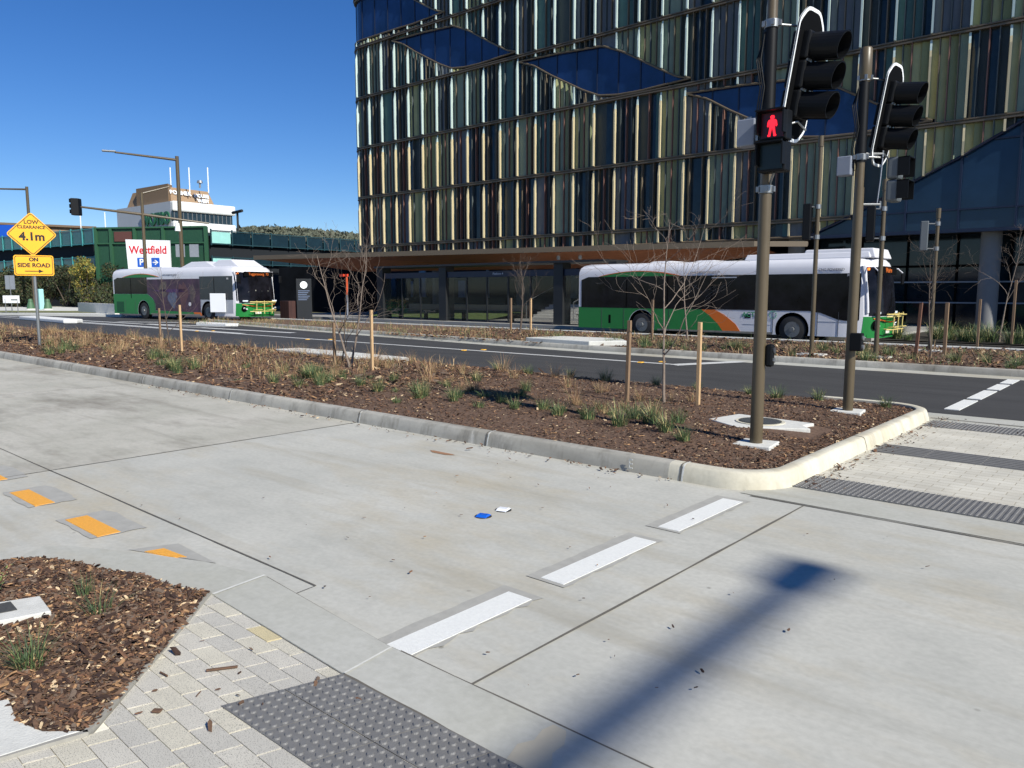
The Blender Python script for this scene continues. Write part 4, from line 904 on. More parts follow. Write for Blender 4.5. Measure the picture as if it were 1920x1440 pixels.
    for y in (.06,W-.06):
        # curved white screen pillar standing proud
        q=MB(); q.tube([(xf(y,z)+.03,y,z) for z in (1.1,1.4,1.8,2.2,2.5,2.66)],[.05,.05,.045,.05,.07,.09] if kind=='R' else [.01,.01,.01,.02,.06,.09],8); q.build('screen_pillar',bwhite,root,smooth=True)
    bp_=fpatch('dash_line',.35,W-.35,[1.02,1.06],blkm,.02)
    q=MB(); q.obox((xf(W/2,2.5)+.0,W/2,2.52),(.03,0,0),(0,.92,0),(0,0,.13)); ds=q.build('destination_display',blkm,root)
    if kind=='L': text('display_lettering','Tuggeranong  73',.19,amberd,(xf(W/2,2.5)+.035,W/2,2.52),(R(90),0,R(90)),ds,bold=.002)
    else: text('display_lettering','Woden',.22,amberd,(xf(W/2,2.5)+.035,W/2,2.52),(R(90),0,R(90)),ds,bold=.006)
    for y in (.14,W-.14):
        q=MB(); q.cbox((xf(y,2.5)+.03,y,2.55),(.07,.09,.09)); q.build('marker_lamp',amber,root,bevel=.02)
        q=MB(); 
        yy=.32 if y<1 else W-.32
        q.tube([(xf(yy,.68)-.05,yy,.70),(xf(yy,.68)+.05,yy,.70)],[.17,.15],16); hl=q.build('headlight',blkm,root,smooth=True)
        g=MB(); 
        for dy in (-.075,.075): g.tube([(xf(yy,.68)+.045,yy+dy,.70-(.03 if dy*(1 if y<1 else -1)>0 else -.02)),(xf(yy,.68)+.065,yy+dy,.70)],.06,14)
        g.build('lamp_glass',lampm,hl,smooth=True)
        q=MB(); q.cbox((xf(yy,1.08)+.05,yy,1.10),(.06,.34,.08)); q.build('number_plate_light',mat('white_badge',sc(215,225,232),.4),root,bevel=.015)
    # orange trim curve on the nose
    q=MB(); q.tube([(xf(y,.95-.16*math.sin(math.pi*y/W))+.02,y,.95-.16*math.sin(math.pi*y/W)) for y in [W*.08+W*.84*i/12 for i in range(13)]],.022,6); q.build('nose_trim',borange,root,smooth=True)
    # bumper and number plate
    fpatch('bumper',.1,W-.1,[.27,.38],bgreen,.03,24); q=MB(); q.cbox((xf(W*.5,.45)+.03,W*.42,.47),(.02,.38,.11)); q.build('number_plate',mat('plate_white',sc(225,225,215),.4),root)
    # bicycle rack folded on the nose
    q=MB(); X=Lb+.12
    for z in (.55,.98,1.06): q.tube([(X,.42,z),(X+.12,.6,z),(X+.12,W-.6,z),(X,W-.42,z)],.022,6)
    for y in (.75,1.25,1.75): q.tube([(X+.12,y,.42),(X+.14,y,1.12)],.022,6)
    for z in (.62,1.02):
        for y in (.62,1.5): q.tube([(X+.0,y,z),(X+.2,y,z+.02),(X+.2,y+.45,z+.02),(X,y+.45,z)],.018,6)
    for y in (.75,1.75): q.tube([(Lb-.1,y,.55),(X+.12,y,.55)],.025,6)
    q.build('bike_rack',rack,root,smooth=True)
    # wipers
    q=MB(); 
    for y in (.7,1.6): q.tube([(xf(y,1.05)+.03,y,1.05),(xf(y+.5,1.3)+.03,y+.5,1.3),(xf(y+.6,1.7)+.03,y+.6,1.75)],.012,5)
    q.build('wiper',blkm,root)
    # mirrors
    for y,sg in ((.1,-1),(W-.1,1)):
        q=MB(); q.tube([(Lb-.55,y,2.62),(Lb-.2,y+sg*.18,2.6),(Lb-.05,y+sg*.2,2.45)],.022,6); mr=q.build('mirror_arm',blkm if kind=='L' else bwhite,root,smooth=True)
        q=MB(); q.obox((Lb-.05,y+sg*.2,2.25),(.04,0,0),(0,.09,0),(0,0,.19)); q.build('mirror',blk,mr,bevel=.03)
    # glints on the windscreen, put in as small pale bars
    q=MB(); 
    for y in (.55,.95,1.35,1.75): q.obox((xf(y,1.7)+.012,y,1.55+.05*math.sin(y*9)),(.004,0,0),(0,.025,0),(0,0,.1))
    q.build('sun_glints',mat('pale_glint',sc(150,150,140),.4),ws) if kind=='L' else None
    # roof pods
    q=MB(); q.v=[]; 
    def pod(x0,x1,y0,y1,h,sl=.35,z=2.93):
        i=len(q.v); q.v.extend([(x0,y0,z),(x1,y0,z),(x1,y1,z),(x0,y1,z),(x0+sl,y0+.1,z+h),(x1-sl,y0+.1,z+h),(x1-sl,y1-.1,z+h),(x0+sl,y1-.1,z+h)])
        for f in ((4,5,6,7),(0,1,5,4),(1,2,6,5),(2,3,7,6),(3,0,4,7),(0,3,2,1)): q.f.append(tuple(i+k for k in f)); q.m.append(0)
    def fin_():
        nonlocal q
        q.build('roof_pod',bwhite,root,bevel=.04); q=MB()
    if kind=='R':
        pod(7.3,11.75,.3,2.2,.22,.08); pod(9.4,11.9,.35,2.15,.33,.12); fin_(); pod(3.0,4.2,.6,1.9,.10,.2); fin_(); pod(5.0,6.1,.6,1.9,.08,.2)
    else:
        pod(6.4,9.6,.35,2.15,.32,.9); pod(9.0,11.5,.4,2.1,.38,.7); fin_(); pod(2.6,4.4,.6,1.9,.1,.3)
    q.build('roof_pod',bwhite,root,bevel=.04)
    # writing
    navy=mat('bus_dark_lettering',sc(60,66,84),.5); grn=mat('bus_green_lettering',sc(52,140,96),.5)
    if kind=='R':
        text('lettering','ACTION',.24,grn,(7.92,-.014,.97),(R(90),0,0),root,bold=.004)
        q=MB(); 
        for h in range(12): a=h*math.pi/6; q.tube([(8.62+.11*math.cos(a),-.012,.98+.11*math.sin(a)),(8.62+.145*math.cos(a),-.012,.98+.145*math.sin(a))],.014,5)
        q.build('sun_emblem',grn,root); text('lettering','www.transport.act.gov.au',.12,navy,(5.9,-.012,2.55),(R(84),0,0),root); text('lettering','CNG POWERED',.12,navy,(10.6,-.012,2.55),(R(84),0,0),root); text('fleet_number','305',.11,bwhite,(11.2,-.014,2.36),(R(90),0,0),root)
    else:
        text('lettering','www.transport.act.gov.au',.13,navy,(5.9,-.012,2.55),(R(84),0,0),root); text('fleet_number','305',.12,bwhite,(11.1,-.02,2.28),(R(90),0,0),root)
    return root
make_bus('bus',(-18.1,24.45),0,.905,'green and white bus with plain black windows, standing before the fin clad building','R')
rearp=Vector((48.5*(fh.x-.5117*rt.x),48.5*(fh.y-.5117*rt.y),0)); frontp=Vector((42*(fh.x-.3586*rt.x),42*(fh.y-.3586*rt.y),0))
hd=math.atan2(frontp.y-rearp.y,frontp.x-rearp.x)
make_bus('bus',(rearp.x,rearp.y),hd,1.02,'green and white bus with purple advert on its side, before the parking sign','L')
# ---------------------------------------------------------------- glass office building with vertical fins
bld=empty('office_building',(-20,36,0),0,'large curved glass office building with rows of vertical cream and mint fins','building')
def bb(b,name,m,par=None,**k):
    b.v=[(v[0]+20,v[1]-36,v[2]) for v in b.v]; return b.build(name,m,par or bld,**k)
def fpos(s,d=0):
    """point on the facade line at arc length s, d metres proud of it"""
    if s>=-46: return (s,36-d)
    t=(-46-s)/2.0
    if t<math.pi/2: return (-46-(2+d)*math.sin(t),38-(2+d)*math.cos(t))
    return (-48-d,38+(t-math.pi/2)*2)
finM=mat('fin_mint',sc(190,208,202),.45,var=.04,vs=1); finC=mat('fin_cream',sc(204,190,152),.45,var=.04,vs=1)
copper=mat('fin_copper',sc(126,92,80),.5,.0,var=.1,vs=2); bronzef=mat('fin_bronze',sc(106,96,80),.5,.0,var=.1,vs=2); greyf=mat('fin_dark_grey',sc(78,86,86),.5,var=.1,vs=2)
pan=[mat('panel_'+n,c,.45,var=.12,vs=1.2,spec=.2) for n,c in (('olive',sc(172,174,128)),('dark_olive',sc(138,146,108)),('slate',sc(104,112,120)),('teal',sc(78,110,108)),('charcoal',sc(60,70,72)),('grey_green',sc(136,152,134)))]
fglass=mat('facade_glass',(.018,.032,.042,1),.05,spec=.4,var=.6,vs=.8); blueg=mat('blue_curved_glass',(.010,.030,.10,1),.05,spec=.7,var=.6,vs=.45)
frm=mat('bronze_frame',sc(108,96,80),.45,.3)
LV=[4.9,8.42,11.93,15.42,18.92,22.4,25.9]
UP=[(0,0),(3,-.10),(6,-.30),(7.4,-.9),(9.4,-2.05),(10.6,-2.7),(11.35,-2.9)]
LO=[(0,0),(1.2,-.45),(2.4,-1.17),(4.7,-2.38),(5.8,-2.85),(7.0,-3.0),(8.3,-3.03),(11.35,-2.9)]
def ip(P,x):
    if x<=P[0][0] or x>=P[-1][0]: return None
    for (a,b),(c,d) in zip(P,P[1:]):
        if a<=x<=c: return b+(d-b)*(x-a)/(c-a)
UP0=[(-3,0)]+UP[1:]; LO0=[(-3,-2.85),(7,-2.95),(8.3,-3.0),(11.35,-2.9)]
LENS=[(-48.8,22.25,UP0,LO0),(-42.7,18.62,UP,LO),(-31.2,15.1,UP,LO),(-20.1,11.5,UP,LO)]
C4=[(-60,4.1),(-13.6,4.12),(-13.3,4.3),(-12.37,4.68),(-9.66,6.05),(-7.66,7.01),(-5.56,8.17),(-3.5,9.0),(-1,9.5),(6,9.7)]
def solid(s):
    """open height intervals where the cladding runs at arc position s"""
    iv=[(ip(C4,s) or 4.1,26.0)]
    for x0,zt,U_,L_ in LENS:
        u,l=ip(U_,s-x0),ip(L_,s-x0)
        if u is None: continue
        u+=zt; l+=zt; out=[]
        for a,b in iv:
            if l-.06>a: out.append((a,min(b,l-.06)))
            if u+.06<b: out.append((max(a,u+.06),b))
        iv=out
    return iv
def segs(s):
    r=[]
    for a,b in solid(s):
        for z0,z1 in zip([4.1]+LV,LV+[26.2]):
            lo,hi=max(a,z0+.09),min(b,z1-.13)
            if hi-lo>.12: r.append((lo,hi))
    return r
K0=-4; K1=36; SK=lambda k:-45.2+1.393*k
fr=random.Random(5); fins=[]; bays=[]
for k in range(K0,K1):
    s=SK(k)
    for lo,hi in segs(s): fins.append((k,s,lo,hi))
def dist(s,z): p=fpos(s); return math.hypot(p[0],p[1])
def add_fin(b,s,lo,hi):
    p=fpos(s); q=fpos(s,1); nx,ny=q[0]-p[0],q[1]-p[1]; tx,ty=-ny,nx
    if hi-lo>1.2: st=[(lo,.235),(hi-.7,.25),(hi-.25,.13),(hi,.04)]
    else: st=[(lo,.17),(hi,.12)]
    cut=[]
    for (z0,d0),(z1,d1) in zip(st,st[1:]):
        if z0<11.35<z1: dm_=d0+(d1-d0)*(11.35-z0)/(z1-z0); cut+=[(z0,d0,11.35,dm_,1),(11.35,dm_,z1,d1,0)]
        else: cut.append((z0,d0,z1,d1,0 if z0>=11.3 else 1))
    for z0,d0,z1,d1,mi in cut:
        t=.042; P=[]
        for z,d in ((z0,d0),(z1,d1)):
            for off,sd in ((.0,-1),(d,-1),(d,1),(.0,1)): P.append((p[0]+nx*off+tx*sd*t+ (tx*.05*off/.2),p[1]+ny*off+ty*sd*t,z))
        i=len(b.v); b.v+=P
        for f in ((0,1,5,4),(1,2,6,5),(2,3,7,6),(3,0,4,7),(0,3,2,1),(4,5,6,7)): b.f.append(tuple(i+q_ for q_ in f)); b.m.append(mi)
vis=lambda s:-48.5<s<-3.0
fins.sort(key=lambda f:(not vis(f[1]),-(f[3]-f[2])/dist(f[1],0)))
for k,s,lo,hi in fins[:98]:
    b=MB(); add_fin(b,s,lo,hi); bb(b,'fin',[finM,finC])
b=MB()
for k,s,lo,hi in fins[98:]: add_fin(b,s,lo,hi)
bb(b,'fin_rows',[finM,finC])['kind']='stuff'
# bays of panels and glass between the bright fins
TY=[(0,0,1,5),(2,2,2,2),(4,4,4,4),(0,1,0,1),(3,3,3,4),(5,5,5,5),(4,4,4,3),(5,5,1,4),(2,2,4,4)]
def strip_iv(sa,sb):
    """cladding pieces between two arc positions as quads with sloped ends"""
    A,B=solid(sa),solid(sb); m_=solid((sa+sb)/2); out=[]
    for a,b_ in m_:
        fa=min(A,key=lambda q:abs((q[0]+q[1])/2-(a+b_)/2)) if A else (a,b_); fb=min(B,key=lambda q:abs((q[0]+q[1])/2-(a+b_)/2)) if B else (a,b_)
        g=lambda q,i,v:q[i] if abs(q[i]-v)<.6 else v
        out.append(((g(fa,0,a),g(fa,1,b_)),(g(fb,0,a),g(fb,1,b_))))
    return out
baymb=[]
for k in range(K0,K1):
    s0=SK(k)
    for j,(z0,z1) in enumerate(zip([4.1]+LV,LV+[26.2])):
        ty=fr.choices(TY,(5,4,7,3,3,3,4,3,4))[0]; b=MB(); area=0; bl=MB()
        for q in range(4):
            a=s0+1.393*q/4; c=s0+1.393*(q+1)/4
            for (a0,a1),(c0,c1) in strip_iv(a,c):
                la,ha=max(a0,z0),min(a1,z1); lc,hc=max(c0,z0),min(c1,z1)
                if ha-la<.02 and hc-lc<.02: continue
                ha=max(ha,la); hc=max(hc,lc); mi=ty[q]; fo=.075 if mi in (0,1,5) else (.05 if mi in (2,3) else 0); pa=fpos(a,-.15+fo); pc=fpos(c,-.15-fo)
                if mi==4 and fr.random()<.55: mi=6
                b.face([(pa[0],pa[1],la),(pc[0],pc[1],lc),(pc[0],pc[1],hc),(pa[0],pa[1],ha)],mi); area+=(ha-la+hc-lc)
                if q>0 or True:
                    lo,hi=la+.05,ha-.05
                    if q>0 and hi-lo>.15:
                        p=fpos(a,-.15); w_=fpos(a,.055); dd=.03
                        mi2=7 if (q==2 and z1<12) else (8 if (q+k)%2 else 9)
                        if fr.random()<.85: b.box((min(p[0],w_[0])-dd,w_[1] if s0>=-46 else min(p[1],w_[1]),lo),(max(p[0],w_[0])+dd*.3,p[1] if s0>=-46 else max(p[1],w_[1])+.03,hi),mi2)
        # a pale blind or room glimpse behind some glass
        if area>.5: baymb.append((area/dist(s0,0),vis(s0),b))
baymb.sort(key=lambda t:(not t[1],-t[0])); pm=pan+[fglass,copper,bronzef,greyf]
for a,v_,b in baymb[:98]: bb(b,'cladding_bay',pm)
b=MB()
for a,v_,q in baymb[98:]:
    i=len(b.v); b.v+=q.v; b.f+=[tuple(i+n_ for n_ in f) for f in q.f]; b.m+=q.m
bb(b,'cladding_bays',pm)['kind']='stuff'
# slab edge rails, one part per storey
for z in LV:
    b=MB(); s=-51
    while s<5:
        e=min(s+.35,5); m_=(s+e)/2
        if any(a-.02<z<c+.02 for a,c in solid(m_)) or z in (4.9,) and m_<-13:
            for zz,h,d in ((z+.055,.028,.10),(z-.075,.028,.13)):
                p0,p1,q0,q1=fpos(s,d),fpos(e,d),fpos(s,-.15),fpos(e,-.15)
                b.prism([p0,p1,q1,q0],zz-h,zz+h)
            p0,p1,q0,q1=fpos(s,.02),fpos(e,.02),fpos(s,-.15),fpos(e,-.15); b.prism([p0,p1,q1,q0],z-.045,z+.025)
        s=e
    bb(b,'slab_edge',frm)
b=MB(); p=[fpos(s,.06) for s in [-49.1+.35*i for i in range(101)]+[-13.7]]; 
for q in range(len(p)-1): b.tube([(p[q][0],p[q][1],4.12),(p[q+1][0],p[q+1][1],4.12)],.07,6)
bb(b,'lower_rail',frm)
# almond windows
for x0,zt,U_,L_ in LENS:
    e0=U_[0][0]+.001; us=[x0+e0+(11.35-e0)*i/44 for i in range(45)]; b=MB()
    for a,c in zip(us,us[1:]):
        f=lambda P,s:(ip(P,min(max(s-x0,e0),11.349)) or 0)+zt
        pa,pc=fpos(a,-.10),fpos(c,-.10); b.face([(pa[0],pa[1],f(L_,a)),(pc[0],pc[1],f(L_,c)),(pc[0],pc[1],f(U_,c)),(pa[0],pa[1],f(U_,a))])
    wn=bb(b,'curved_window',blueg)
    for P_ in (U_,L_):
        t=MB(); t.tube([(*fpos(x0+u,.04),(ip(P_,min(max(u,e0),11.349)))+zt) for u in [e0+(11.35-e0)*i/50 for i in range(51)]],.055,6); t.v=[(v[0]+20,v[1]-36,v[2]) for v in t.v]; t.build('window_frame',frm,wn,smooth=True)
    t=MB()
    for q in range(-1,9):
        s=x0+q*1.393
        if ip(L_,s-x0) is None: continue
        l,u=ip(L_,s-x0)+zt,ip(U_,s-x0)+zt
        if u-l<.3: continue
        p=fpos(s,-.06); t.box((p[0]-.03,p[1]-.0,l),(p[0]+.03,p[1]+.04,u))
    t.v=[(v[0]+20,v[1]-36,v[2]) for v in t.v]; t.build('mullion',mat('dark_mullion',sc(24,36,60),.4),wn)
# big curtain wall under the rising curve at the right
b=MB(); xs_=[-13.6+.4*i for i in range(49)]
for a,c in zip(xs_,xs_[1:]): b.face([(a,36.12,4.1),(c,36.12,4.1),(c,36.12,(ip(C4,c) or 4.1)+.0),(a,36.12,(ip(C4,a) or 4.1))])
cw=bb(b,'curtain_wall',mat('curtain_wall_glass',(.012,.030,.060,1),.07,spec=.5,var=.45,vs=.35))
t=MB(); t.tube([(x,35.95,ip(C4,x)) for x in [-13.5+.3*i for i in range(62)]],.055,6)
for s in range(-12,6,2):
    h=ip(C4,s+.4); t.box((s+.36,36.02,4.1),(s+.44,36.11,h))
for z in (4.95,7.6): 
    x=next((q/10 for q in range(-136,60) if (ip(C4,q/10) or 0)>z),6); t.box((x,36.03,z-.035),(6,36.11,z+.035))
t.box((-13.5,35.9,4.02),(6,36.2,4.16))
t.v=[(v[0]+20,v[1]-36,v[2]) for v in t.v]; t.build('mullion_frame',mat('dark_mullion',sc(24,36,60),.4),cw)
# mass of the building behind the skin, ground floor, columns
core=MB(); core.prism([(-47.7,39),(-45.8,36.35),(6,36.35),(6,70),(-47.7,70)],4.15,26.1); bb(core,'upper_mass',mat('dark_structure',sc(30,33,38),.8))
g=MB(); g.box((-14,38.4,.02),(6,38.5,4.1)); gw=bb(g,'ground_floor_glazing',mat('ground_floor_glass',(.010,.018,.026,1),.08,spec=.5,var=.6,vs=.5))
t=MB()
for s in range(-14,7,2): t.box((s-.04,38.3,.02),(s+.04,38.39,4.1))
for z,m_ in ((2.75,.05),): t.box((-14,38.3,z-m_),(6,38.38,z+m_))
t.v=[(v[0]+20,v[1]-36,v[2]) for v in t.v]; t.build('glazing_frame',blkm,gw)
t=MB(); 
for z in (2.05,1.15): t.box((-13.5,38.2,z-.03),(6,38.24,z+.03))
t.v=[(v[0]+20,v[1]-36,v[2]) for v in t.v]; t.build('pale_rail',mat('pale_rail',sc(130,142,156),.4),gw)
for x in (-6.5,1.5,-14.5):
    c=MB(); c.tube([(x,36.85,0),(x,36.85,4.1)],.38,28); bb(c,'column',mat('column_concrete',sc(124,124,124),.75,var=.08,vs=2),smooth=True)
# interior of the interchange undercroft
for x,y in ((-24.5,38.5),(-33,38.5),(-41,38.5)):
    c=MB(); c.tube([(x,y,0),(x,y,4.1)],.45,20); bb(c,'column',mat('column_concrete',sc(176,172,160),.75),smooth=True)
c=MB(); c.box((-66,50,0),(-14,50.3,4.1)); bb(c,'rear_wall',mat('undercroft_glass',(.006,.009,.013,1),.7,spec=.15,var=.6,vs=.5))
c=MB()
for i,x in enumerate((-62,-60.2,-57,-55.8,-52,-50.5,-47,-43.5,-42,-38,-36.6,-33,-30,-27)): c.box((x,49.85,1.1),(x+(.9 if i%2 else .3),49.98,3.6-.5*(i%3)))
bb(c,'rear_panel',mat('pale_interior_panel',sc(124,148,166),.5,var=.4,vs=1))
# canopy
cn=empty('canopy',(-30,31,0),0,'long pointed canopy with timber soffit in front of the fin clad building','canopy')
F=[(-45.9,26.86),(-42.6,27.65),(-40,28.28),(-27,31.41),(-20,33.1),(-15.4,34.2)]; Bk=[(-45.7,27.0,3.73),(-42.2,29.0,3.25),(-39.6,30.4,2.86),(-27,34.6,2.9),(-20,35.8,2.92),(-15.2,36.2,3.45)]
def cb(b,name,m): b.v=[(v[0]+30,v[1]-31,v[2]) for v in b.v]; return b.build(name,m,cn)
b=MB()
for i in range(5): b.face([(*F[i],3.72),(*F[i+1],3.72),Bk[i+1],Bk[i]])
cb(b,'timber_soffit',mat('timber_soffit',sc(150,98,70),.3,var=.3,vs=2,stretch=(.4,3,1),spec=.5))
b=MB(); b.prism([F[0],F[-1],(-13.6,35.9),(-46,35.9)],3.74,3.9); cb(b,'roof_sheet',frm)
b=MB(); 
for p,q in zip(F,F[1:]):
    b.prism([(p[0],p[1]-.05),(q[0],q[1]-.05),(q[0],q[1]+.06),(p[0],p[1]+.06)],3.66,3.93)
b.prism([(-15.4,34.15),(-13.6,35.85),(-13.7,35.95),(-15.5,34.25)],3.68,3.92); cb(b,'fascia',frm)
b=MB()
for x,y in ((-25.5,32.6),(-24.3,32.9)): b.tube([(x,y,3.5),(x,y,3.3)],[.1,.09],10)
cb(b,'downlight',mat('lamp_fitting',sc(170,170,165),.4))
# platform shelters: dark blades, header, panes
YS=27.6
def shx(px): 
    d=fw+rt*((px-960)/FPX)+up*((720-560)/FPX); return d.x*YS/d.y
stp=mat('shelter_steel',sc(34,36,38),.5,var=.1,vs=3); pane=mat('shelter_pane',sc(40,52,54),.05,alpha=.28,spec=.8); navyb=mat('shelter_header',sc(20,34,60),.4)
groups=[(716,833,'glass platform shelter nearest the tip of the canopy'),(833,1050,'glass platform shelter left of the bus rear, with steps beyond'),(1050,1150,'glass platform shelter partly behind the rear of the right hand bus')]
for gi,(a,c,lb_) in enumerate(groups):
    xa,xc=shx(a),shx(c); sh=empty('platform_shelter',(xa,YS,.14),0,lb_,'shelter')
    L_=xc-xa; b=MB(); b.box((-.3,-.1,0),(.22,.5,2.75)); b.build('blade_post',stp,sh)
    if gi==2: b=MB(); b.box((L_-.2,-.1,0),(L_+.2,.5,2.75)); b.build('blade_post',stp,sh)
    b=MB(); b.box((.23,-.02,2.2),(L_-.32,.06,2.48)); hd_=b.build('header',navyb,sh)
    if gi==1: text('lettering','Platform 4',.16,mat('sign_white',sc(210,214,220),.5),(L_*.5,-.03,2.34),(R(90),0,0),hd_)
    b=MB(); b.box((-.3,-.3,2.76),(L_-.32,1.6,2.86)); b.build('roof',stp,sh)
    n=max(1,round(L_/1.5)); 
    for i in range(n):
        x0=.24+(L_-.58)*i/n; x1=.24+(L_-.58)*(i+1)/n
        b=MB(); b.box((x0+.02,.01,.08),(x1-.02,.022,2.19)); b.build('pane',pane,sh)
        if i: b=MB(); b.box((x0-.035,-.02,0),(x0+.035,.05,2.2)); b.build('mullion',stp,sh)
    b=MB(); b.box((.3,.8,.42),(L_*.6,1.15,.46)); b.box((.4,.85,0),(.46,1.1,.42)); b.box((L_*.5,.85,0),(L_*.5+.06,1.1,.42)); b.build('bench',stp,sh)
# steps with handrails, lawn behind the platform
st=empty('steps',(-27,32,.14),0,'pale concrete steps with handrails seen through the shelter glass','steps')
for i in range(6):
    b=MB(); b.box((0,i*.34,.0),(7.5,3.0,.13*(i+1)-.001*i)); b.build('step',padm,st)
for x in (.05,3.2,7.4):
    b=MB(); b.tube([(x,-.3,0),(x,-.3,.95),(x,1.9,1.7),(x,2.3,1.7),(x,2.3,.8)],.022,6); b.build('handrail',galv,st)
b=MB(); b.v=[(-38,29.6,.14),(-28,29.6,.14),(-28,33,.52),(-38,33,.52)]; b.f=[(0,1,2,3)]; b.m=[0]; struct(b.build('lawn_bank',mat('lawn',sc(82,100,48),.9,var=.35,vs=4,bump=.6,bs=60)))
b=MB(); b.box((-38,33.05,.1),(-28,33.4,.86)); tag(b.build('garden_wall',mat('beige_render',sc(176,156,126),.8,var=.1,vs=1)),'low beige garden wall behind the lawn, seen through the shelter glass','wall')
sheet('garden_bed',[(-8,27.3),(30,27.3),(30,35),(-8,35)],.06,mat('shaded_bed_soil',sc(48,44,34),.95,var=.5,vs=2,bump=.6,bs=20))  # soil coloured darker for the shade on this ground
# information pylon, ticket post and brick box beside the shelter
py_=empty('information_pylon',(-38.2,25.4,0),R(52),'dark information pylon with round white disc at the left end of the platform','pylon')
b=MB(); b.box((-.42,-.1,0),(.42,.1,2.35)); b.build('body',stp,py_,bevel=.02)
b=MB(); b.tube([(0,-.105,2.0),(0,-.115,2.0)],.2,20); b.build('white_disc',mat('pylon_disc',(.9,.95,.95,1),.4,emit=.5),py_)
b=MB()
for r_ in range(6): b.box((-.32,-.108,1.65-r_*.1),(.32-.08*(r_%3),-.102,1.69-r_*.1))
b.build('timetable_lines',mat('pylon_text',sc(110,124,150),.5),py_)
b=MB(); b.box((-.45,-.3,0),(.45,.3,1.1)); tag(b.build('brick_pier',brick_mat('dark_red_brick',sc(70,38,34),sc(60,32,30),sc(70,60,54),.23,.08,0,0,.5,.01),bevel=.01,loc=(-39.0,24.9,0)),'dark red brick pier left of the information pylon','pier')
rp=empty('ticket_post',(-35.8,26.6,.1),0,'slim orange and grey post with orange top signs, behind the forked tree','post')
b=MB(); b.tube([(0,0,0),(0,0,1.35)],.05,10); b.build('lower_post',greyb,rp); b=MB(); b.tube([(0,0,1.35),(0,0,2.35)],.06,10); b.build('upper_post',mat('orange_post',sc(200,84,44),.5),rp)
b=MB(); b.box((-.6,-.05,2.36),(-.25,.05,2.5)); b.box((-.1,-.05,2.36),(.1,.05,2.5)); b.build('top_sign',mat('red_sign',sc(214,70,40),.5),rp)
b=MB(); b.tube([(-46.9,28,0),(-46.9,28,2.4)],.04,8); b.tube([(-46.9,28,1.7),(-46.9,27.96,1.7)],.16,14); tag(b.build('round_sign',mat('white_disc_sign',sc(225,228,228),.5)),'small round white sign right of the left hand bus','sign')
# ---------------------------------------------------------------- parking structure
cp=empty('parking_structure',xy(sight(290,540,80))+(0,),0,'long parking structure with green mesh corner block and teal glass balustrades','car park')
o0=cp.location.copy()
def cpb(b,name,m,par=None): b.v=[(v[0]-o0.x,v[1]-o0.y,v[2]) for v in b.v]; return b.build(name,m,par or cp)
gmesh=mat('green_mesh',sc(34,74,54),.6,var=.3,vs=3,stretch=(6,6,1)); tealg=mat('teal_glass',sc(36,92,92),.25,var=.25,vs=2,spec=.6); tealf=mat('teal_frame',sc(64,140,142),.5)
tealp=mat('sunlit_teal_glass',sc(150,206,200),.3,var=.1,vs=2); darkc=mat('dark_deck_void',sc(20,26,32),.9)  # pale glass: sunlight on the teal panels put into the colour
A0=sight(188,520,82);A1=sight(392,520,80); z_=lambda y,D:sight(300,y,D).z
dn=(Vector((A1.x-A0.x,A1.y-A0.y,0))).normalized(); nn=Vector((dn.y,-dn.x,0)) # towards the viewer
def wall(b,p,q,z0,z1,t=.3,mi=0):
    d=(Vector((q[0],q[1],0))-Vector((p[0],p[1],0))); c=Vector((p[0],p[1],0))+d*.5; n=Vector((-d.y,d.x,0)).normalized()
    b.obox((c.x,c.y,(z0+z1)/2),d*.5,n*t/2,(0,0,(z1-z0)/2),mi)
zt,zm=z_(425,80),z_(455,80)
b=MB(); wall(b,A0,A1,0,zt,.4); cpb(b,'corner_block',gmesh)
for t in (0,.14,.36,.62,1.0):
    p=A0.lerp(A1,t); b=MB(); b.obox((p.x+nn.x*.3,p.y+nn.y*.3,zt/2),dn*.14,nn*.12,(0,0,zt/2+.05)); cpb(b,'green_pilaster',mat('green_pilaster',sc(46,88,62),.6))
b=MB(); wall(b,A0+nn*.32,A1+nn*.32,zm-.07,zm+.07,.15); wall(b,A0+nn*.32,A1+nn*.32,zt-.1,zt+.06,.15); cpb(b,'green_rail',mat('green_pilaster',sc(46,88,62),.6))
b=MB(); wall(b,A0.lerp(A1,.17)+nn*.25,A0.lerp(A1,.33)+nn*.25,zm+.2,zt-.4,.1); cpb(b,'red_brown_panel',mat('red_brown_panel',sc(92,58,52),.7))
# sign board
s0,s1_=sight(239,500,77.5),sight(321,500,77.5); zb0,zb1=sight(280,503,77.5).z-.4,sight(280,449,77.5).z
sg=empty('parking_sign',((s0.x+s1_.x)/2,(s0.y+s1_.y)/2,0),math.atan2(s1_.y-s0.y,s1_.x-s0.x),'large white shopping centre sign with red lettering and blue parking arrow panels','sign')
wd=(s1_-s0).length/2
b=MB(); b.xprism([(-wd*.94,zb0),(wd,zb0),(wd,zb1-.1),(-wd,zb1)],-.1,.1); b.build('board',mat('sign_board_white',sc(230,232,236),.5),sg)
b=MB(); b.box((-wd*.7,.1,0),(-wd*.6,.3,zb0)); b.build('leg',galv,sg); b=MB(); b.box((wd*.6,.1,0),(wd*.7,.3,zb0)); b.build('leg',galv,sg)
zs=sight(280,469,77.5).z; text('lettering','Westfield',1.08,mat('sign_red',sc(205,34,44),.5),(0,-.11,zs-.02),(R(90),0,0),sg,bold=.02,extrude=.01,sx=.88)
zp_=sight(280,492,77.5).z; blu=mat('parking_blue',sc(24,88,188),.5)
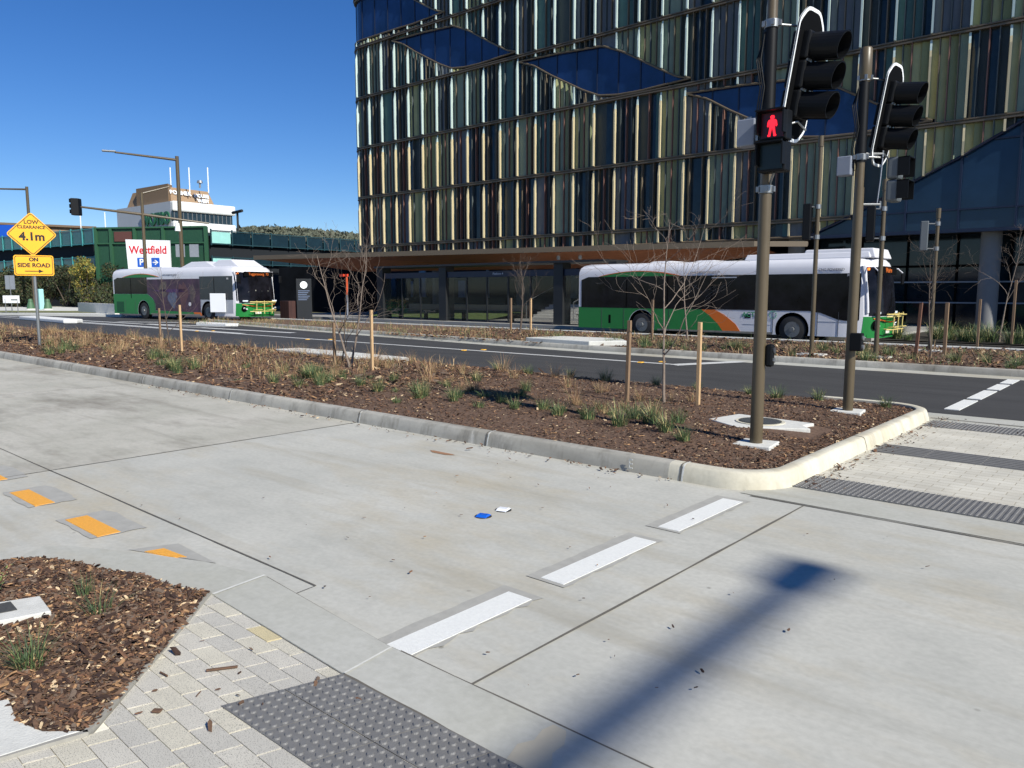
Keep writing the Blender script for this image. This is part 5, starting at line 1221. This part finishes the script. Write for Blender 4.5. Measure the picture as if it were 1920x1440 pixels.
for cx_ in (-wd*.32,wd*.32):
    b=MB(); b.box((cx_-.40,-.125,zp_-.45),(cx_+.40,-.10,zp_+.45)); pn=b.build('blue_panel',blu,sg)
    if cx_<0: text('lettering','P',.85,whiteb,(cx_,-.13,zp_),(R(90),0,0),pn,bold=.02,extrude=.004)
    else:
        b=MB(); b.xprism([(cx_-.27,zp_-.05),(cx_+.05,zp_-.05),(cx_-.1,zp_-.22),(cx_+.0,zp_-.25),(cx_+.28,zp_),(cx_+.0,zp_+.25),(cx_-.1,zp_+.22),(cx_+.05,zp_+.05),(cx_-.27,zp_+.05)],-.135,-.126); b.build('arrow',whiteb,pn)
# wings
def wing(P,Q,ztop,zbot,zl1,zl0,n,lit,name):
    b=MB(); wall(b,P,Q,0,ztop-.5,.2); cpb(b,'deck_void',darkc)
    d=Vector((Q.x-P.x,Q.y-P.y,0)); u=d.normalized(); v=Vector((u.y,-u.x,0)); 
    if v.dot(Vector((P.x,P.y,0)))>0: v=-v
    for (a,c,nm) in ((zbot,ztop,'upper'),(zl0,zl1,'lower')):
        for i in range(n):
            p=Vector((P.x,P.y,0))+d*(i/n)+v*.4; q=Vector((P.x,P.y,0))+d*((i+.94)/n)+v*.4
            b=MB(); wall(b,p,q,a+.08,c-.08,.06); cpb(b,'balustrade_panel',tealp if (i in lit) else tealg)
        b=MB(); wall(b,Vector((P.x,P.y,0))+v*.45,Vector((Q.x,Q.y,0))+v*.45,c-.06,c+.04,.12); wall(b,Vector((P.x,P.y,0))+v*.45,Vector((Q.x,Q.y,0))+v*.45,a-.05,a+.06,.12)
        for i in range(n+1):
            p=Vector((P.x,P.y,0))+d*(i/n)+v*.5; b.obox((p.x,p.y,(a+c)/2),u*.06,v*.06,(0,0,(c-a)/2+.15))
        cpb(b,'balustrade_rail',tealf if name=='left' else mat('shaded_teal_frame',sc(30,62,70),.5))  # right wing frames: shade put into a darker teal
L0=sight(188,500,84); L1=sight(-60,500,104); wing(L0,L1,sight(185,429,84).z,sight(185,457,84).z,sight(185,482,84).z,sight(185,503,84).z,14,(),'left')
Rr0=sight(393,500,80.5); Rr1=sight(690,500,98); tealg_old=tealg; tealg=mat('shaded_teal_glass',sc(16,38,48),.25,var=.3,vs=1.5,spec=.5)  # right wing glass darkened in colour for its shade
wing(Rr0,Rr1,sight(393,432,80.5).z,sight(393,457,80.5).z,sight(393,482,80.5).z,sight(393,494,80.5).z,9,(0,),'right')
# ---------------------------------------------------------------- tower
T0=sight(321,400,160); T1=sight(434,400,171); T2=sight(219,400,176)
tw=empty('office_tower',(T0.x,T0.y,0),0,'white office tower with ribbon windows and brown tapered roof storey behind the parking structure','building')
def tb_(b,name,m,par=None,**k): b.v=[(v[0]-T0.x,v[1]-T0.y,v[2]) for v in b.v]; return b.build(name,m,par or tw,**k)
zT=sight(321,377,160).z; twh=mat('tower_white',sc(214,216,214),.7,var=.05,vs=.2); twg=mat('tower_white_shaded',sc(196,200,204),.75,var=.06,vs=.15)  # grey-white carries the shade of the left face in its colour
T3_=Vector((T1.x+T2.x-T0.x,T1.y+T2.y-T0.y,0))
b=MB(); b.prism([xy(T0),xy(T1),xy(T3_),xy(T2)],0,zT); tb_(b,'wall',twg)
u=(T1-T0); u.z=0; Lr=u.length; u.normalize(); v=Vector((u.y,-u.x,0)); v=v if v.dot(Vector((T0.x,T0.y,0)))<0 else -v
for i in range(7):
    zc=zT-.3-i*4.0; b=MB(); p=T0+v*.35; q=T1+v*.35; wall(b,p,q+u*.6,zc-1.65,zc+.38,.8); tb_(b,'spandrel',twh,bevel=.3)
    b=MB(); wall(b,T0+v*.12,T1+v*.12,zc-3.63,zc-1.66,.25); wnd=tb_(b,'ribbon_window',fglass)
    b=MB()
    for k in range(14): c=T0.lerp(T1,(k+.5)/14)+v*.27; b.obox((c.x,c.y,zc-2.6),u*.10,v*.05,(0,0,1.0))
    b.v=[(w_[0]-T0.x,w_[1]-T0.y,w_[2]) for w_ in b.v]; b.build('mullion',mat('tower_mullion',sc(90,94,96),.6),wnd)
ul=(T0-T2); ul.z=0; ul.normalize(); angl=math.atan2(ul.y,ul.x); m0=T2.lerp(T0,.78); vl=Vector((ul.y,-ul.x,0)); vl=vl if vl.dot(Vector((T0.x,T0.y,0)))<0 else -vl
text('lettering','WOTSO',3.3,mat('tower_sign_green',sc(36,104,66),.5),(m0.x-T0.x+vl.x*.3-ul.x*.8,m0.y-T0.y+vl.y*.3-ul.y*.8,zT-3.4),(R(90),0,angl),tw,bold=.16,extrude=.1,sx=1.0)
# brown roof storey, tapered
br=mat('tower_brown',sc(150,124,96),.8,var=.1,vs=.4)
def pt(x,y,D): return sight(x,y,D)
base=[pt(237,388,174),pt(321,384,162),pt(404,384,171)]; base.append(base[0]+base[2]-base[1])
topz=sight(321,350,163).z; cen=(base[0]+base[1]+base[2]+base[3])/4
b=MB(); i=0; zb=zT-.2
bs=[(p.x,p.y,zb) for p in base]; tp_=[(cen.x+(p.x-cen.x)*.84,cen.y+(p.y-cen.y)*.84,topz) for p in base]
b.v=bs+tp_; b.f=[(0,1,5,4),(1,2,6,5),(2,3,7,6),(3,0,4,7),(4,5,6,7)]; b.m=[0]*5; roof=tb_(b,'roof_storey',br)
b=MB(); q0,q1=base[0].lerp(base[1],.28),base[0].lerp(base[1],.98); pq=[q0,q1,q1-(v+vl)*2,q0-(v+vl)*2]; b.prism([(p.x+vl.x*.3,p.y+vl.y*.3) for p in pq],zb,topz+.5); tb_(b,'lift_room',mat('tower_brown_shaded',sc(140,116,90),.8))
up_=mat('tower_letter_white',sc(232,234,232),.5); angr=math.atan2(u.y,u.x); mm=base[1].lerp(base[2],.3)
def tl(s,size,t,z): 
    p=base[1].lerp(base[2],t)*1.0; k=1-.16*(z-zb)/(topz-zb); P=cen+(p-cen)*k; return text('lettering',s,size,up_,(P.x-T0.x+v.x*.35,P.y-T0.y+v.y*.35,z),(R(68),0,angr),tw,bold=.06,extrude=.05)
tl('BONNER',1.15,.22,topz-1.1); tl('HOUSE',1.05,.74,topz-1.25); tl('WEST',1.05,.74,topz-2.3)
for x in (321,356,391):
    p=sight(x,360,165); b=MB(); b.tube([(p.x,p.y,topz-1),(p.x,p.y,sight(x,314,165).z)],.12,6); tb_(b,'antenna',whiteb)
b=MB(); p=sight(375,352,165); b.tube([(p.x,p.y,topz),(p.x,p.y,topz+1.0)],.2,8); b.tube([(p.x,p.y,topz+1),(p.x,p.y,topz+1.5)],[.6,.5],10); tb_(b,'roof_vent',galv)
# brown low building and blue panel at far left
P=sight(-60,430,118); Q=sight(180,430,128); bbk=empty('brown_building',(P.x,P.y,0),0,'low brown flat roofed building behind the left parking wing','building')
D_=Q-P; off=Vector((-D_.y,D_.x,0)).normalized()*14; off=off if off.dot(P)>0 else -off
b=MB(); b.prism([(0,0),(D_.x,D_.y),(D_.x+off.x,D_.y+off.y),(off.x,off.y)],0,sight(100,421,122).z); b.build('wall',mat('brown_render',sc(140,116,92),.85,var=.08,vs=.3),bbk)
b=MB(); wall(b,Vector((0,0,0))-off.normalized()*.3,Vector((D_.x,D_.y,0))-off.normalized()*.3,sight(100,423,122).z,sight(100,419,122).z,.5); b.build('parapet',mat('brown_parapet',sc(110,92,74),.85),bbk)
P2,Q2=sight(-40,430,112),sight(26,430,112); b=MB(); wall(b,P2-P,Q2-P,sight(0,448,112).z,sight(0,422,112).z,.3); b.build('blue_fascia',mat('blue_fascia',sc(24,84,190),.5),bbk)
# poles on the parking roof
for x,yt in ((152,402),(198,398)):
    p=sight(x,430,88); b=MB(); b.tube([(p.x,p.y,6),(p.x,p.y,sight(x,yt,88).z)],.06,6); tag(b.build('roof_pole',whiteb),'thin white pole on the parking deck, %s'%('left of the mast arm signal head' if 0 else ('nearest the signal head' if x==152 else 'further right, by the tower')),'pole')
p=sight(448,470,86); b=MB(); b.tube([(p.x,p.y,6),(p.x,p.y,sight(448,398,86).z)],.12,8); b.tube([(p.x-1,p.y,sight(448,398,86).z),(p.x+1,p.y,sight(448,398,86).z+.1)],.16,6); tag(b.build('deck_lamp',stp),'dark twin headed lamp post on the deck right of the white tower','lamp post')
# hills and their trees
b=MB(); nx_=90; 
ridge=[(-400,438),(0,432),(200,431),(435,429),(500,427),(560,429),(620,435),(670,441),(800,455),(1100,470),(2300,500)]
def rz(x): 
    for (a,c),(d,e) in zip(ridge,ridge[1:]):
        if a<=x<=d: return c+(e-c)*(x-a)/(d-a)
    return 480
for i in range(nx_+1):
    x=-400+2700*i/nx_
    for j,(D,k) in enumerate(((620,0),(700,.35),(800,.75),(900,.97),(960,1.0),(1100,.9),(1400,.3),(1700,0))):
        p=sight(x,rz(x)+1.2*hnoise(x,0,.03),900); h=max(0,p.z-3)*k*(1+.10*hnoise(i*3.1,j*2.3,.5)*(k<.9)); q=sight(x,540,D); b.v.append((q.x,q.y,h-1))
for i in range(nx_):
    for j in range(7): a=i*8+j; b.f.append((a,a+8,a+9,a+1)); b.m.append(0)
hillm=mat('hill_scrub',sc(108,104,90),.95,var=.45,vs=.02,bump=1,bs=.3)
hl_=struct(b.build('hills',hillm,smooth=True))
b=MB(); hr=random.Random(8)
for _ in range(5200):
    x=hr.uniform(400,720); D=hr.choice((hr.uniform(700,960),hr.uniform(880,960),930)); k=min(1,max(0,(D-620)/280))**.8; p=sight(x,rz(x),900); q=sight(x,540,D); z=max(0,p.z-3)*min(1,k)-1; r_=hr.uniform(1.6,3.6); h=r_*hr.uniform(1,1.7)
    for f in range(5):
        c=Vector((q.x+hr.gauss(0,r_*.4),q.y+hr.gauss(0,r_*.4),z+h*hr.uniform(.4,1))); s_=r_*hr.uniform(.3,.6)
        P_=[c+Vector((hr.gauss(0,s_),hr.gauss(0,s_),hr.gauss(0,s_))) for _ in range(4)]; b.face([P_[0],P_[1],P_[2]]); b.face([P_[1],P_[2],P_[3]]); b.face([P_[0],P_[1],P_[3]])
tag(b.build('hill_woodland',mat('eucalypt_foliage',sc(96,100,84),.9,var=.4,vs=.1)),'grey green eucalypt woodland covering the distant ridge','woodland',None,'stuff')
# ---------------------------------------------------------------- hedge, shrubs
leafm=[mat('leaf_'+n,c,.7,var=.3,vs=5) for n,c in (('dark',sc(44,54,34)),('olive',sc(70,78,44)),('brown',sc(78,68,46)))]
ylm=[mat('leaf_y_'+n,c,.7,var=.3,vs=5) for n,c in (('gold',sc(150,134,60)),('lime',sc(108,116,52)),('dull',sc(84,84,46)))]
def shrub(name,P,w,h,label,group,mats,n,seed,cat='shrub',ls=.16):
    r=random.Random(seed); root=empty(name,(P.x,P.y,0),0,label,cat,group)
    t=MB(); 
    for q in range(5): a=q*1.25; t.tube([(0,0,0),(w*.12*math.cos(a),w*.12*math.sin(a),h*.35),(w*.28*math.cos(a),w*.28*math.sin(a),h*.75)],[.06,.045,.02],5)
    t.build('stem',barkd,root); b=MB(); cl=[(r.gauss(0,w*.24),r.gauss(0,w*.24),h*(.12+.78*r.random()),r.uniform(.3,.55)*min(w,h)*.5) for _ in range(16)]
    for _ in range(n):
        c=r.choice(cl); d=Vector((r.gauss(0,1),r.gauss(0,1),r.gauss(0,1))).normalized()*c[3]*r.random()**.4; p=Vector(c[:3])+d
        if p.z<.05: continue
        u_=Vector((r.gauss(0,1),r.gauss(0,1),r.gauss(0,1))).normalized(); w_=u_.orthogonal().normalized(); s=ls*r.uniform(.5,1.2); b.face([p-u_*s,p+w_*s*.45,p+u_*s,p-w_*s*.45],r.choices(range(3),(5,4,2))[0])
    b.build('foliage',mats,root); return root
HP=['leftmost dark hedge shrub behind the small white sign','dark hedge shrub behind the small grey sign','dark hedge shrub behind the foot of the yellow sign post','dark hedge shrub right of the turquoise cabinet','dark hedge shrub left of the golden shrub','dark hedge shrub right of the golden shrub','dark hedge shrub against the rear of the left hand bus','rounded hedge shrub hidden partly behind the left bus']
for i,x in enumerate((-12,22,56,92,126,172,205,236)):
    shrub('hedge_shrub',sight(x,575,81+(i%2)),5.4,3.9+.4*math.sin(i*2.1),HP[i],'hedge shrubs before the parking structure',leafm,4200,60+i)
shrub('golden_shrub',sight(163,575,78),2.6,5.2,'tall golden yellow shrub standing out of the dark hedge',None,ylm,2400,90)
# footpath, low wall and road edge at the far left
a,b1,c1,d1=sight(-200,545,61),sight(222,545,54),sight(222,545,80),sight(-200,545,90)
sheet('footpath',[xy(a),xy(b1),xy(c1),xy(d1)],.03,padm)
sheet('verge',[xy(sight(-200,545,60)),xy(sight(222,545,58)),xy(sight(222,545,63)),xy(sight(-200,545,66))],.05,mat('verge_grass',sc(110,112,66),.95,var=.4,vs=2))
b=MB(); p,q=sight(150,575,62),sight(219,580,55); wall(b,p,q,0,.75,.3); tag(b.build('low_wall',padm),'low pale concrete wall at the rear of the left hand bus','wall')
b=MB(); p,q=sight(-100,575,56),sight(230,580,50); wall(b,p,q,0,.16,.25); tag(b.build('kerb',padm),'pale kerb along the far side of the road at the left edge','kerb')
# small signs and street furniture there
p=sight(21,560,62); r_=empty('street_sign',(p.x,p.y,0),0,'small grey rectangular sign seen from behind, on a thin post near the left edge','sign')
b=MB(); b.tube([(0,0,0),(0,0,2.9)],.035,8); b.build('post',galv,r_); b=MB(); b.obox((0,0,2.35),rt*.38,fh*.015,(0,0,.55)); b.build('panel',mat('sign_back_grey',sc(132,138,146),.5,var=.1,vs=4),r_)
p=sight(22,575,58); r_=empty('street_sign',(p.x,p.y,0),0,'low white street name board on two short legs near the left edge','sign')
for s in (-1,1): b=MB(); b.tube([(rt.x*.45*s,rt.y*.45*s,0),(rt.x*.45*s,rt.y*.45*s,1.1)],.03,6); b.build('leg',galv,r_)
b=MB(); b.obox((0,0,1.05),rt*.62,fh*.02,(0,0,.28)); wb=b.build('board',mat('white_board',sc(232,234,232),.5),r_,bevel=.02); 
b=MB(); b.obox((.22*rt.x-fh.x*.025,.22*rt.y-fh.y*.025,1.02),rt*.22,fh*.004,(0,0,.05)); b.build('board_mark',mat('board_text',sc(130,134,130),.6),wb)
p=sight(78,575,70); b=MB(); b.box((-.24,-.2,0),(.2,.2,1.85)); tag(b.build('service_cabinet',mat('turquoise_cabinet',sc(152,206,200),.5,var=.05,vs=3),bevel=.06,loc=(p.x,p.y,0)),'tall narrow turquoise service cabinet beside the yellow sign post','cabinet')
for x,lb_ in ((58,'green bollard left of the yellow sign post'),(90,'green bollard right of the turquoise cabinet')):
    p=sight(x,578,68); r_=empty('bollard',(p.x,p.y,0),0,lb_,'bollard','green bollards'); b=MB(); b.tube([(0,0,.0),(0,0,.5),(0,0,.8)],[.36,.26,.16],14); b.tube([(0,0,.8),(0,0,.98)],[.2,.14],12); b.build('body',mat('bollard_green',sc(70,104,74),.6,var=.1,vs=4),r_,smooth=True); b=MB(); b.tube([(0,0,0),(0,0,.14)],[.4,.38],14); b.build('base',padm,r_)
# street lamps and mast arm signal
def lamp(P,h,tip,label,rb=.13):
    r_=empty('street_lamp',(P.x,P.y,0),0,label,'street lamp'); b=MB(); b.tube([(0,0,0),(0,0,h)],[rb,rb*.8],14); b.build('pole',bronze,r_,smooth=True)
    t=Vector(tip)-Vector((P.x,P.y,0)); b=MB(); b.tube([(0,0,h-.25),(t.x,t.y,t.z-.05)],[.09,.06],10); b.build('arm',bronze,r_,smooth=True)
    u_=Vector((t.x,t.y,0)).normalized(); w_=Vector((-u_.y,u_.x,0)); b=MB(); b.obox((t.x+u_.x*.35,t.y+u_.y*.35,t.z),u_*.42,w_*.17,(0,0,.05)); b.build('lamp_head',galv,r_,bevel=.03)
    return r_
P=sight(342,500,55); lamp(P,sight(338,293,55).z,sight(215,284,53.5),'tall bronze street lamp with long arm, behind the left hand bus',.15)
P=sight(66,570,75); lamp(P,sight(58,350,75).z,sight(-60,352,75),'tall bronze street lamp at the left edge, behind the yellow sign',.16)
P=sight(274,520,50); r_=empty('mast_arm_signal',(P.x,P.y,0),0,'bronze mast arm carrying a dark signal head at its left end, above the parking sign','traffic signal')
b=MB(); b.tube([(0,0,0),(0,0,sight(272,361,50).z)],[.12,.09],12); b.build('pole',bronze,r_,smooth=True)
q=sight(152,388,49)-P; q.z=sight(152,388,49).z; e=sight(392,419,51.5)-P; e.z=sight(392,419,51.5).z; c=sight(272,402,50).z
b=MB(); b.tube([(q.x,q.y,q.z),(0,0,c),(e.x,e.y,e.z)],[.06,.09,.05],8); b.build('mast_arm',bronze,r_,smooth=True)
t=sight(317,350,51)-P; b=MB(); b.tube([(0,0,sight(272,363,50).z),(t.x,t.y,sight(317,350,51).z)],[.06,.04],8); b.build('upper_arm',bronze,r_,smooth=True)
b=MB(); b.obox((q.x-rt.x*.3,q.y-rt.y*.3,q.z),rt*.2+fh*.1,fh*.2,(0,0,.52)); hd_=b.build('signal_head',blk,r_,bevel=.04)
b=MB(); 
for k in (-1,0,1): b.obox((q.x-rt.x*.55,q.y-rt.y*.55,q.z+k*.33+.05),rt*.12,fh*.14,(0,0,.12))
b.build('visor',blk,hd_,bevel=.03)
b=MB(); f=sight(333,428,50.5)-P; b.tube([(f.x,f.y,c-.5),(f.x,f.y,c-1.0)],[.12,.18],10); b.build('camera_dome',whiteb,r_,smooth=True)
sgp=sight(347,478,76)
for dx in (0,26):
    p=sight(338+dx,470,78); b=MB(); b.obox((p.x,p.y,p.z),rt*.45,fh*.03,(0,0,.62)); tag(b.build('grey_sign_panel',mat('sign_back_grey',sc(132,138,146),.5)),'small grey sign panel beside the parking sign, %s'%('left one' if dx==0 else 'right one'),'sign')
# dark block put in for the shadows between canopy and parking structure
b=MB(); p=sight(525,560,66); q=sight(705,560,60); b1=sight(705,560,78); b2=sight(525,560,84); b.prism([xy(p),xy(q),xy(b1),xy(b2)],0,sight(600,500,64).z); tag(b.build('shadow_mass',mat('shadow_mass_dark',sc(20,22,26),.95,var=.6,vs=.6,spec=.1)),'dark low block put in for the shadow behind the platform, below the parking deck','building')
